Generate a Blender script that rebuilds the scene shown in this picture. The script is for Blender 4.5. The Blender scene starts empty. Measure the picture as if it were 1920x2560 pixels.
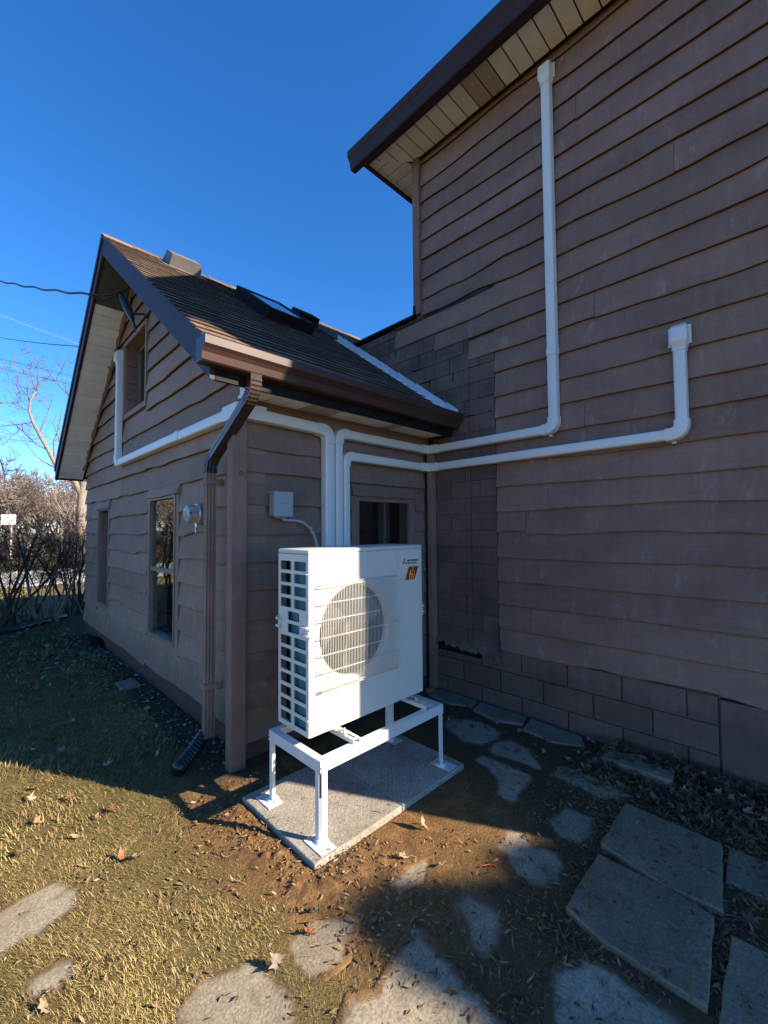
import bpy, bmesh, math, random
import numpy as np
from mathutils import Vector, Matrix, Quaternion

random.seed(7)
rng = np.random.default_rng(11)
scene = bpy.context.scene
COL = scene.collection

# ------------------------------------------------------------------ camera, sky, sun, exposure
CAM = Vector((0.0, 0.0, 1.68))
YAW, PITCH, ROLL = math.radians(44.6587), math.radians(2.2286), math.radians(-0.466)
fwd = Vector((math.sin(YAW) * math.cos(PITCH), math.cos(YAW) * math.cos(PITCH), math.sin(PITCH)))
rgt = Vector((math.cos(YAW), -math.sin(YAW), 0))
upv = rgt.cross(fwd)
r2 = rgt * math.cos(ROLL) + upv * math.sin(ROLL)
u2 = upv * math.cos(ROLL) - rgt * math.sin(ROLL)
cd = bpy.data.cameras.new('camera')
cd.sensor_fit = 'HORIZONTAL'
cd.sensor_width = 36.0
cd.lens = 36.0 * 1067.54 / 1920.0
cd.clip_start = 0.02
cd.clip_end = 2000
cam = bpy.data.objects.new('camera', cd)
COL.objects.link(cam)
cam.matrix_world = Matrix(((r2.x, u2.x, -fwd.x, CAM.x), (r2.y, u2.y, -fwd.y, CAM.y), (r2.z, u2.z, -fwd.z, CAM.z), (0, 0, 0, 1)))
scene.camera = cam

SUN_AZ = math.atan2(0.47, -0.883)          # direction towards the sun, from +y towards +x
SUN_EL = math.radians(27.2)
world = bpy.data.worlds.new('World')
scene.world = world
world.use_nodes = True
wn = world.node_tree.nodes
wl = world.node_tree.links
bg = wn['Background']
sky = wn.new('ShaderNodeTexSky')
sky.sky_type = 'NISHITA'
sky.sun_disc = False
sky.sun_elevation = SUN_EL
sky.sun_rotation = SUN_AZ
sky.altitude = 300
sky.air_density = 0.8
sky.dust_density = 0.0
sky.ozone_density = 5.0
hs = wn.new('ShaderNodeHueSaturation')
hs.inputs['Saturation'].default_value = 1.20
hs.inputs['Hue'].default_value = .504
wl.new(sky.outputs['Color'], hs.inputs['Color'])
wl.new(hs.outputs['Color'], bg.inputs['Color'])
bg.inputs['Strength'].default_value = 0.105
sl = bpy.data.lights.new('sun', 'SUN')
sl.energy = 4.6
sl.angle = math.radians(0.53)
sl.color = (1.0, 0.86, 0.68)
sun = bpy.data.objects.new('sun', sl)
COL.objects.link(sun)
sdir = Vector((math.sin(SUN_AZ) * math.cos(SUN_EL), math.cos(SUN_AZ) * math.cos(SUN_EL), math.sin(SUN_EL)))
sun.rotation_euler = sdir.to_track_quat('Z', 'Y').to_euler()
sun.location = (20, -30, 30)
scene.view_settings.view_transform = 'Standard'
scene.view_settings.look = 'None'
scene.view_settings.exposure = 1.6
scene.view_settings.gamma = 1.0
scene.view_settings.use_curve_mapping = False

# ------------------------------------------------------------------ helpers
def vnoise(x, y, seed=0):
    """smooth value noise in -1..1 on arrays"""
    x = np.asarray(x, float); y = np.asarray(y, float)
    xi = np.floor(x).astype(np.int64); yi = np.floor(y).astype(np.int64)
    fx = x - xi; fy = y - yi
    fx = fx * fx * (3 - 2 * fx); fy = fy * fy * (3 - 2 * fy)
    def h(a, b):
        n = (a * 374761393 + b * 668265263 + seed * 974634541) & 0x7fffffff
        n = ((n ^ (n >> 13)) * 1274126177) & 0x7fffffff
        n = n ^ (n >> 16)
        return (n & 0xffff) / 32767.5 - 1.0
    a = h(xi, yi); b = h(xi + 1, yi); c = h(xi, yi + 1); d = h(xi + 1, yi + 1)
    return (a * (1 - fx) + b * fx) * (1 - fy) + (c * (1 - fx) + d * fx) * fy

def fbm(x, y, seed=0, octv=3):
    s = 0; a = 1.0; t = 0
    for i in range(octv):
        s = s + a * vnoise(np.asarray(x) * 2 ** i, np.asarray(y) * 2 ** i, seed + i * 17)
        t += a; a *= 0.5
    return s / t

def sstep(a, b, x):
    t = np.clip((np.asarray(x, float) - a) / (b - a), 0, 1)
    return t * t * (3 - 2 * t)

ORIGIN = {}

class MB:
    """collects shapes and links them as one mesh object"""
    def __init__(self):
        self.v = []; self.f = []; self.m = []
        self.mi = 0
    def add(self, vs, fs):
        o = len(self.v)
        self.v.extend([tuple(p) for p in vs])
        for f in fs:
            self.f.append(tuple(i + o for i in f)); self.m.append(self.mi)
        return self
    def box(self, x0, x1, y0, y1, z0, z1):
        return self.add([(x0, y0, z0), (x1, y0, z0), (x1, y1, z0), (x0, y1, z0), (x0, y0, z1), (x1, y0, z1), (x1, y1, z1), (x0, y1, z1)],
                        [(0, 3, 2, 1), (4, 5, 6, 7), (0, 1, 5, 4), (1, 2, 6, 5), (2, 3, 7, 6), (3, 0, 4, 7)])
    def bbox(self, x0, x1, y0, y1, z0, z1, b=0.004):
        """box with chamfered edges"""
        bm = bmesh.new()
        bmesh.ops.create_cube(bm, size=1)
        for q in bm.verts:
            q.co = Vector((x0 + (q.co.x + .5) * (x1 - x0), y0 + (q.co.y + .5) * (y1 - y0), z0 + (q.co.z + .5) * (z1 - z0)))
        bmesh.ops.bevel(bm, geom=bm.edges[:], offset=b, segments=2, affect='EDGES', profile=.5)
        bm.verts.ensure_lookup_table()
        self.add([q.co[:] for q in bm.verts], [[q.index for q in f.verts] for f in bm.faces])
        bm.free()
        return self
    def prism(self, poly, off):
        """closed polygon of 3d points extruded by vector off"""
        n = len(poly)
        P = [Vector(p) for p in poly]; O = Vector(off)
        vs = [p[:] for p in P] + [(p + O)[:] for p in P]
        fs = [tuple(range(n - 1, -1, -1)), tuple(range(n, 2 * n))]
        for i in range(n):
            j = (i + 1) % n
            fs.append((i, j, n + j, n + i))
        return self.add(vs, fs)
    def tube(self, path, rad, n=6, cap=True):
        path = [Vector(p) for p in path]
        if not hasattr(rad, '__len__'): rad = [rad] * len(path)
        vs = []; fs = []
        prev = None
        for i, p in enumerate(path):
            t = (path[min(i + 1, len(path) - 1)] - path[max(i - 1, 0)])
            t = t.normalized() if t.length > 1e-9 else Vector((0, 0, 1))
            if prev is None:
                a = t.orthogonal().normalized()
            else:
                a = prev - t * prev.dot(t)
                a = a.normalized() if a.length > 1e-6 else t.orthogonal().normalized()
            prev = a
            b = t.cross(a)
            for k in range(n):
                w = 2 * math.pi * k / n
                vs.append((p + (a * math.cos(w) + b * math.sin(w)) * rad[i])[:])
        for i in range(len(path) - 1):
            for k in range(n):
                k2 = (k + 1) % n
                fs.append((i * n + k, i * n + k2, (i + 1) * n + k2, (i + 1) * n + k))
        if cap:
            fs.append(tuple(range(n - 1, -1, -1)))
            q = (len(path) - 1) * n
            fs.append(tuple(q + k for k in range(n)))
        return self.add(vs, fs)
    def sweep(self, path, axis, prof):
        """profile (a along axis, b in-plane normal) swept along path; prof may be a list per point"""
        path = [Vector(p) for p in path]; ax = Vector(axis).normalized()
        multi = isinstance(prof[0][0], (list, tuple))
        n = len(prof[0]) if multi else len(prof)
        vs = []; fs = []
        for i, p in enumerate(path):
            d1 = (path[i] - path[i - 1]).normalized() if i else None
            d2 = (path[i + 1] - path[i]).normalized() if i < len(path) - 1 else None
            if d1 is None: t = d2; sc = 1
            elif d2 is None: t = d1; sc = 1
            else:
                t = (d1 + d2).normalized(); sc = 1 / max(.4, t.dot(d1))
            nb = t.cross(ax).normalized()
            for a, b in (prof[i] if multi else prof):
                vs.append((p + ax * a + nb * b * sc)[:])
        for i in range(len(path) - 1):
            for k in range(n):
                k2 = (k + 1) % n
                fs.append((i * n + k, i * n + k2, (i + 1) * n + k2, (i + 1) * n + k))
        fs.append(tuple(range(n - 1, -1, -1)))
        q = (len(path) - 1) * n
        fs.append(tuple(q + k for k in range(n)))
        return self.add(vs, fs)
    def lathe(self, c, axis, prof, n=24):
        """prof = [(r, h)] about axis through c"""
        ax = Vector(axis).normalized(); a = ax.orthogonal().normalized(); b = ax.cross(a); c = Vector(c)
        vs = []; fs = []
        for r_, h in prof:
            for k in range(n):
                w = 2 * math.pi * k / n
                vs.append((c + ax * h + (a * math.cos(w) + b * math.sin(w)) * r_)[:])
        for i in range(len(prof) - 1):
            for k in range(n):
                k2 = (k + 1) % n
                fs.append((i * n + k, i * n + k2, (i + 1) * n + k2, (i + 1) * n + k))
        fs.append(tuple(range(n - 1, -1, -1)))
        q = (len(prof) - 1) * n
        fs.append(tuple(q + k for k in range(n)))
        return self.add(vs, fs)
    def mesh(self, name, mats, smooth=False, fix=True):
        me = bpy.data.meshes.new(name)
        me.from_pydata(self.v, [], self.f)
        if not isinstance(mats, (list, tuple)): mats = [mats]
        for m in mats: me.materials.append(m)
        if len(mats) > 1: me.polygons.foreach_set('material_index', self.m)
        if fix:
            bm = bmesh.new(); bm.from_mesh(me)
            bmesh.ops.recalc_face_normals(bm, faces=bm.faces[:])
            bm.to_mesh(me); bm.free()
        if smooth:
            me.polygons.foreach_set('use_smooth', [True] * len(me.polygons))
            if smooth != 'all':
                try: me.set_sharp_from_angle(angle=math.radians(40))
                except Exception: pass
        me.update()
        return me
    def build(self, name, mats, parent=None, smooth=False, fix=True, **props):
        return link(name, self.mesh(name, mats, smooth, fix), parent, **props)

def link(name, me, parent=None, loc=None, **props):
    o = bpy.data.objects.new(name, me)
    COL.objects.link(o)
    if parent is not None:
        o.parent = parent
        po = ORIGIN.get(parent.name, Vector((0, 0, 0)))
        o.location = (Vector(loc) if loc is not None else Vector((0, 0, 0))) - po
    elif loc is not None:
        o.location = loc
    ORIGIN[o.name] = Vector(loc) if loc is not None else Vector((0, 0, 0))
    for k, q in props.items(): o[k] = q
    return o

def thing(name, label, cat, loc, group=None):
    o = bpy.data.objects.new(name, None)
    o.empty_display_size = 0.1
    COL.objects.link(o)
    o.location = loc
    ORIGIN[o.name] = Vector(loc)
    o['label'] = label; o['category'] = cat
    if group: o['group'] = group
    return o

def tag(o, label, cat, group=None):
    o['label'] = label; o['category'] = cat
    if group: o['group'] = group
    return o

# ------------------------------------------------------------------ materials
def newmat(name):
    m = bpy.data.materials.new(name); m.use_nodes = True
    nt = m.node_tree
    return m, nt, nt.nodes['Principled BSDF']

def N(nt, t, **kw):
    n = nt.nodes.new(t)
    for k, v in kw.items():
        if k in n.inputs: n.inputs[k].default_value = v
        else: setattr(n, k, v)
    return n

def pos(nt, scale=(1, 1, 1)):
    g = nt.nodes.new('ShaderNodeNewGeometry')
    mp = nt.nodes.new('ShaderNodeMapping')
    mp.inputs['Scale'].default_value = scale
    nt.links.new(g.outputs['Position'], mp.inputs['Vector'])
    return mp.outputs['Vector']

def noise(nt, vec, scale, detail=4, rough=.55, dist=0):
    n = nt.nodes.new('ShaderNodeTexNoise')
    n.inputs['Scale'].default_value = scale; n.inputs['Detail'].default_value = detail
    n.inputs['Roughness'].default_value = rough; n.inputs['Distortion'].default_value = dist
    nt.links.new(vec, n.inputs['Vector'])
    return n.outputs['Fac']

def ramp(nt, fac, stops, interp='LINEAR'):
    r = nt.nodes.new('ShaderNodeValToRGB')
    r.color_ramp.interpolation = interp
    e = r.color_ramp.elements
    while len(e) < len(stops): e.new(.5)
    for q, (p, c) in zip(e, stops):
        q.position = p; q.color = (*c, 1) if len(c) == 3 else c
    nt.links.new(fac, r.inputs['Fac'])
    return r.outputs['Color']

def mixc(nt, fac, a, b, mode='MIX'):
    n = nt.nodes.new('ShaderNodeMix'); n.data_type = 'RGBA'; n.blend_type = mode
    for s, i in ((fac, 0), (a, 6), (b, 7)):
        if isinstance(s, (int, float)): n.inputs[i].default_value = s
        elif isinstance(s, tuple): n.inputs[i].default_value = (*s, 1) if len(s) == 3 else s
        else: nt.links.new(s, n.inputs[i])
    return n.outputs[2]

def bump(nt, bsdf, height, dist=.004, strength=.6):
    b = nt.nodes.new('ShaderNodeBump')
    b.inputs['Strength'].default_value = strength; b.inputs['Distance'].default_value = dist
    nt.links.new(height, b.inputs['Height'])
    nt.links.new(b.outputs['Normal'], bsdf.inputs['Normal'])
    return b

def rnd(nt):
    return nt.nodes.new('ShaderNodeObjectInfo').outputs['Random']

def g3(v): return (v, v, v)

def m_paint(name, base, light, dark, grain=True, rough=.7, scuff=.25):
    m, nt, b = newmat(name)
    big = noise(nt, pos(nt, (1.2, 1.2, 2.2)), 1.6, 5, .6)
    c = mixc(nt, ramp(nt, big, [(.3, g3(0)), (.7, g3(1))]), dark, base)
    streak = noise(nt, pos(nt, (3, 3, .9)), 3.5, 6, .7, .6)
    c = mixc(nt, ramp(nt, streak, [(.58, g3(0)), (.78, g3(scuff))]), c, light)
    c = mixc(nt, 1.0, c, ramp(nt, rnd(nt), [(0, g3(.86)), (1, g3(1.12))]), 'MULTIPLY')
    gr = noise(nt, pos(nt, (4, 4, 150)), 1.0, 5, .65, .3)
    c = mixc(nt, 1.0, c, ramp(nt, gr, [(.25, g3(.84)), (.75, g3(1.1))]), 'MULTIPLY')
    fl = noise(nt, pos(nt, (1, 1, 1)), 38, 3, .6)
    c = mixc(nt, ramp(nt, fl, [(.70, g3(0)), (.80, g3(scuff * 1.6))]), c, light)
    # splash dirt near the soil and run-off streaks, uneven
    g = nt.nodes.new('ShaderNodeNewGeometry'); sx = nt.nodes.new('ShaderNodeSeparateXYZ'); nt.links.new(g.outputs['Position'], sx.inputs[0])
    sp = noise(nt, pos(nt, (6, 6, 2)), 2.0, 5, .7)
    hm = nt.nodes.new('ShaderNodeMath'); hm.operation = 'MULTIPLY_ADD'; nt.links.new(sp, hm.inputs[0]); hm.inputs[1].default_value = -.75; nt.links.new(sx.outputs['Z'], hm.inputs[2])
    c = mixc(nt, ramp(nt, hm.outputs[0], [(0, g3(.35)), (.10, g3(.0))]), c, (.085, .062, .042))
    dr = noise(nt, pos(nt, (9, 9, .5)), 2.6, 4, .6)
    c = mixc(nt, 1.0, c, ramp(nt, dr, [(.30, g3(.90)), (.5, g3(1.0)), (.75, g3(1.06))]), 'MULTIPLY')
    nt.links.new(c, b.inputs['Base Color'])
    b.inputs['Roughness'].default_value = rough
    b.inputs['Specular IOR Level'].default_value = .3
    hg = nt.nodes.new('ShaderNodeMath'); hg.operation = 'ADD'
    nt.links.new(gr, hg.inputs[0])
    rr = noise(nt, pos(nt), 26, 4, .6)
    nt.links.new(rr, hg.inputs[1])
    bump(nt, b, hg.outputs[0], .0035, .55)
    return m

def m_simple(name, base, rough=.5, metal=0, var=.12, scale=12, bmp=0, bscale=60, spec=.5, coat=0, rand=.0):
    m, nt, b = newmat(name)
    n = noise(nt, pos(nt), scale, 5, .6)
    lo = tuple(x * (1 - var) for x in base); hi = tuple(min(1, x * (1 + var)) for x in base)
    c = ramp(nt, n, [(.3, lo), (.7, hi)])
    if rand: c = mixc(nt, 1.0, c, ramp(nt, rnd(nt), [(0, g3(1 - rand)), (1, g3(1 + rand))]), 'MULTIPLY')
    nt.links.new(c, b.inputs['Base Color'])
    b.inputs['Roughness'].default_value = rough; b.inputs['Metallic'].default_value = metal
    b.inputs['Specular IOR Level'].default_value = spec
    if coat: b.inputs['Coat Weight'].default_value = coat; b.inputs['Coat Roughness'].default_value = .15
    if bmp: bump(nt, b, noise(nt, pos(nt), bscale, 4, .6), bmp, .6)
    return m

SID = m_paint('brown_siding_paint', (.275, .163, .122), (.48, .34, .28), (.200, .116, .087), scuff=.6)
SIDC = m_paint('brown_siding_paint_sky_lit', (.325, .210, .146), (.49, .36, .28), (.240, .152, .105), scuff=.55)  # same brown paint, lightened to stand for the gable's stronger sky light
SIDA = m_paint('brown_siding_paint_rear', (.265, .165, .122), (.42, .31, .25), (.200, .122, .092), scuff=.35)
PATCH = m_paint('painted_asphalt_shingle', (.175, .106, .085), (.27, .19, .165), (.115, .074, .062), scuff=.25, rough=.9)
PATCHD = m_paint('bare_asphalt_shingle', (.190, .125, .100), (.30, .23, .20), (.080, .058, .050), scuff=.55, rough=.95)
BLOCK = m_paint('painted_block', (.220, .130, .103), (.31, .21, .18), (.135, .084, .067), scuff=.25, rough=.85)
EDGEW = m_simple('shaded_board_edge', (.075, .040, .028), .9, var=.3, scale=20)  # darker colour stands in for shade on the lap undersides
FOUND = m_simple('dark_foundation_paint', (.085, .036, .024), .8, var=.3, bmp=.004)
SOFF = m_simple('cream_soffit', (.82, .80, .74), .6, var=.08, scale=5, rand=.07, spec=.3)
SOFFP = m_simple('perforated_cream_soffit', (.46, .40, .30), .6, var=.3, scale=260)
GUT = m_simple('brown_gutter_metal', (.060, .029, .022), .42, var=.15, scale=6, spec=.4)
GUTD = m_simple('dark_brown_downspout_metal', (.040, .022, .019), .35, var=.15, spec=.6)
FASC = m_simple('brown_fascia_metal', (.042, .025, .029), .55, var=.12, scale=3, spec=.2)
BLK = m_simple('black_metal', (.012, .010, .010), .65, var=.2, spec=.15)
DARKIN = m_simple('dark_interior', (.03, .028, .026), .9)
DUCT = m_simple('white_duct_plastic', (.68, .665, .62), .35, var=.03, scale=4)
IVORY = m_simple('ivory_casing_paint', (.60, .575, .50), .4, var=.03, scale=3)
STANDW = m_simple('white_powder_coat', (.62, .61, .58), .4, var=.05, scale=9)
ZINC = m_simple('zinc_metal', (.55, .55, .53), .35, metal=.9, var=.2, scale=40)
FLASH = m_simple('bare_flashing_metal', (.72, .76, .80), .3, metal=.35, var=.08, scale=8, rand=.06)
ALU = m_simple('bronze_window_frame', (.20, .155, .12), .45, var=.12)
GREYBOX = m_simple('grey_enamel', (.30, .33, .34), .45, var=.05)
GREYCON = m_simple('grey_conduit', (.32, .34, .36), .5, var=.08)
COILT = None
RUBBER = m_simple('black_rubber', (.012, .012, .014), .35, var=.2)
VENTM = m_simple('grey_vent_metal', (.13, .12, .11), .5, var=.15)
SOIL2 = m_simple('dirt_clod', (.20, .115, .05), .95, var=.3, bmp=.004)
BRICKM = m_simple('broken_red_brick', (.30, .12, .06), .9, var=.25, bmp=.004)
RED = m_simple('red_print', (.55, .012, .02), .4, var=.02)
REDB = m_simple('dark_red_print', (.36, .02, .012), .4, var=.15, scale=30)
GOLD = m_simple('gold_print', (.75, .42, .04), .4, var=.08)
INK = m_simple('black_print', (.012, .012, .014), .4, var=.02)
FANM = m_simple('dark_fan_plastic', (.095, .080, .074), .45, var=.2)
HUBM = m_simple('fan_motor', (.16, .10, .075), .5, var=.2)
CURT = m_simple('curtain_cloth', (.10, .09, .085), .9, var=.2, scale=20)
WHITEF = m_simple('white_trailer_paint', (.8, .8, .8), .5, var=.03)

def m_glass():
    m, nt, b = newmat('window_glass')
    b.inputs['Base Color'].default_value = (.93, .96, .95, 1)
    b.inputs['Roughness'].default_value = .0
    b.inputs['Transmission Weight'].default_value = 1.0
    b.inputs['IOR'].default_value = 1.52
    return m
GLASS = m_glass()

def m_coil():
    m, nt, b = newmat('teal_coil_fins')
    w = nt.nodes.new('ShaderNodeTexWave'); w.wave_type = 'BANDS'; w.bands_direction = 'Z'
    w.inputs['Scale'].default_value = 55; w.inputs['Distortion'].default_value = .3
    nt.links.new(pos(nt), w.inputs['Vector'])
    c = mixc(nt, w.outputs['Fac'], (.006, .080, .092), (.020, .165, .185))
    nt.links.new(c, b.inputs['Base Color'])
    b.inputs['Roughness'].default_value = .45
    bump(nt, b, w.outputs['Fac'], .002, .5)
    return m
COILT = m_coil()

def m_roof():
    m, nt, b = newmat('asphalt_roof_shingle')
    gr = noise(nt, pos(nt), 420, 2, .7)
    c = ramp(nt, gr, [(.32, (.036, .026, .020)), (.5, (.150, .098, .062)), (.72, (.40, .27, .17))])
    st = noise(nt, pos(nt), 2.2, 4, .6)
    c = mixc(nt, 1.0, c, ramp(nt, st, [(.3, g3(.8)), (.7, g3(1.15))]), 'MULTIPLY')
    c = mixc(nt, 1.0, c, ramp(nt, rnd(nt), [(0, g3(.6)), (1, g3(1.4))]), 'MULTIPLY')
    nt.links.new(c, b.inputs['Base Color']); b.inputs['Roughness'].default_value = .95
    b.inputs['Specular IOR Level'].default_value = .15
    bump(nt, b, gr, .004, .8)
    return m
ROOF = m_roof()
ROOFE = m_simple('shingle_cut_edge', (.030, .022, .018), .95, var=.3)

def m_concrete(name, a, bcol, ribs=False, pock=True, dirt=.5):
    m, nt, b = newmat(name)
    n1 = noise(nt, pos(nt), 5, 6, .65)
    c = ramp(nt, n1, [(.3, a), (.7, bcol)])
    agg = noise(nt, pos(nt), 95, 3, .6)
    c = mixc(nt, 1.0, c, ramp(nt, agg, [(.3, g3(.62)), (.52, g3(1.0)), (.75, g3(1.45))]), 'MULTIPLY')
    d = noise(nt, pos(nt), 3.1, 6, .7, .5)
    c = mixc(nt, ramp(nt, d, [(.5, g3(0)), (.72, g3(dirt))]), c, (.16, .10, .05))
    sp = noise(nt, pos(nt), 30, 2, .5)
    c = mixc(nt, ramp(nt, sp, [(.70, g3(0)), (.74, g3(.8))]), c, (.05, .035, .025))
    c = mixc(nt, 1.0, c, ramp(nt, rnd(nt), [(0, g3(.85)), (1, g3(1.12))]), 'MULTIPLY')
    nt.links.new(c, b.inputs['Base Color']); b.inputs['Roughness'].default_value = .9
    b.inputs['Specular IOR Level'].default_value = .2
    if ribs:
        mp = nt.nodes.new('ShaderNodeMapping'); mp.inputs['Rotation'].default_value = (0, 0, math.radians(45)); mp.inputs['Scale'].default_value = (1, 1, 1)
        g = nt.nodes.new('ShaderNodeNewGeometry'); nt.links.new(g.outputs['Position'], mp.inputs['Vector'])
        sx = nt.nodes.new('ShaderNodeSeparateXYZ'); nt.links.new(mp.outputs['Vector'], sx.inputs[0])
        wob = noise(nt, pos(nt), 6, 3, .6)
        ma = nt.nodes.new('ShaderNodeMath'); ma.operation = 'MULTIPLY_ADD'; nt.links.new(wob, ma.inputs[0]); ma.inputs[1].default_value = .006; nt.links.new(sx.outputs['X'], ma.inputs[2])
        mo = nt.nodes.new('ShaderNodeMath'); mo.operation = 'PINGPONG'; nt.links.new(ma.outputs[0], mo.inputs[0]); mo.inputs[1].default_value = .0125
        fade = noise(nt, pos(nt), 4, 4, .7)
        gv_ = ramp(nt, mo.outputs[0], [(0, g3(0)), (.0022, g3(1)), (1, g3(1))])
        gv_ = mixc(nt, ramp(nt, fade, [(.42, g3(.15)), (.62, g3(1))]), g3(1.0), gv_)
        c2 = mixc(nt, 1.0, c, ramp(nt, gv_, [(0, g3(.70)), (1, g3(1))]), 'MULTIPLY')
        nt.links.new(c2, b.inputs['Base Color'])
        bump(nt, b, agg, .004, .5)
    else:
        bump(nt, b, agg, .0035, .55)
    return m
PAD = m_concrete('ribbed_pad_concrete', (.30, .27, .215), (.40, .365, .30), ribs=True, dirt=.45)
PAVE = m_concrete('exposed_aggregate_slab', (.160, .125, .080), (.245, .196, .130), dirt=.55)
RUBBLE = m_concrete('broken_concrete', (.15, .125, .09), (.235, .20, .15), dirt=.55)
DRIVE = m_concrete('driveway_concrete', (.42, .40, .36), (.52, .50, .45), dirt=.1)

def m_ground():
    m, nt, b = newmat('ground_soil_and_thatch')
    at = nt.nodes.new('ShaderNodeVertexColor'); at.layer_name = 'mask'
    sep = nt.nodes.new('ShaderNodeSeparateColor'); nt.links.new(at.outputs['Color'], sep.inputs['Color'])
    n1 = noise(nt, pos(nt), 9, 6, .7)
    n2 = noise(nt, pos(nt), 70, 5, .7)
    n3 = noise(nt, pos(nt), 260, 3, .6)
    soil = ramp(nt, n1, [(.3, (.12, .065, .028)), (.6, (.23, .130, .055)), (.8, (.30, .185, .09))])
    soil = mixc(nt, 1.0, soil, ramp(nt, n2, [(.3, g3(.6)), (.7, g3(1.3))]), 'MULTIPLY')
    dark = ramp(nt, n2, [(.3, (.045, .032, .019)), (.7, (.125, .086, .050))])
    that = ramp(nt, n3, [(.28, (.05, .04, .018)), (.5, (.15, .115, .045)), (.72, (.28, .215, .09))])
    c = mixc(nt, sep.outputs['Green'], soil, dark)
    c = mixc(nt, sep.outputs['Red'], c, that)
    nt.links.new(c, b.inputs['Base Color']); b.inputs['Roughness'].default_value = .95
    b.inputs['Specular IOR Level'].default_value = .1
    ad = nt.nodes.new('ShaderNodeMath'); ad.operation = 'MULTIPLY_ADD'
    nt.links.new(n3, ad.inputs[0]); ad.inputs[1].default_value = .4; nt.links.new(n2, ad.inputs[2])
    bump(nt, b, ad.outputs[0], .014, .8)
    return m
GROUND = m_ground()
def m_stone():
    m = m_concrete('buried_stepping_stone', (.245, .207, .145), (.345, .297, .213), dirt=.5)
    nt = m.node_tree; b = nt.nodes['Principled BSDF']
    base = b.inputs['Base Color'].links[0].from_socket
    at = nt.nodes.new('ShaderNodeVertexColor'); at.layer_name = 'mask'
    sep = nt.nodes.new('ShaderNodeSeparateColor'); nt.links.new(at.outputs['Color'], sep.inputs['Color'])
    n2 = noise(nt, pos(nt), 70, 5, .7); n1 = noise(nt, pos(nt), 9, 6, .7)
    soil = ramp(nt, n1, [(.3, (.12, .065, .028)), (.6, (.23, .130, .055)), (.8, (.30, .185, .09))])
    dark = ramp(nt, n2, [(.3, (.045, .032, .019)), (.7, (.125, .086, .050))])
    c = mixc(nt, sep.outputs['Green'], soil, dark)
    c = mixc(nt, sep.outputs['Red'], base, c)
    nt.links.new(c, b.inputs['Base Color'])
    return m
STONE = m_stone()

def m_attr(name, rough=.7, layer='tint', trans=0.0, bmp=False):
    m, nt, b = newmat(name)
    at = nt.nodes.new('ShaderNodeVertexColor'); at.layer_name = layer
    nt.links.new(at.outputs['Color'], b.inputs['Base Color'])
    b.inputs['Roughness'].default_value = rough; b.inputs['Specular IOR Level'].default_value = .25
    return m
GRASSM = m_attr('grass_blades', .75)
LITTER = m_attr('dry_leaf_bits', .8)
PEBM = m_attr('pebbles_mixed', .8)

def m_leaf(name, a, bcol):
    m, nt, b = newmat(name)
    n = noise(nt, pos(nt), 55, 4, .6)
    c = ramp(nt, n, [(.3, a), (.7, bcol)])
    nt.links.new(c, b.inputs['Base Color']); b.inputs['Roughness'].default_value = .7
    bump(nt, b, noise(nt, pos(nt), 140, 3, .6), .002, .6)
    return m
LTAN = m_leaf('tan_dead_leaf', (.24, .15, .08), (.40, .28, .16))
LGREY = m_leaf('grey_dead_leaf', (.12, .088, .062), (.22, .165, .12))
LRUST = m_leaf('rust_dead_leaf', (.28, .07, .025), (.42, .14, .05))
LDARK = m_leaf('dark_dead_leaf', (.07, .045, .03), (.14, .09, .06))
BARK = m_simple('tree_bark', (.20, .165, .13), .9, var=.35, scale=20, bmp=.01, bscale=30)
TWIG = m_simple('brown_twig', (.13, .10, .085), .9, var=.3, scale=8)
TWIGD = m_simple('dark_shrub_twig', (.060, .038, .028), .9, var=.3, scale=8)
WOODS = m_simple('distant_bare_twigs', (.20, .15, .115), .95, var=.35, scale=.5)
CONIF = m_simple('conifer_foliage', (.03, .05, .02), .9, var=.3)
POLEM = m_simple('weathered_pole_wood', (.16, .12, .09), .9, var=.2)

# ------------------------------------------------------------------ ground
SX, SY = -0.47, 0.883      # travel direction of the light on the ground
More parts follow.
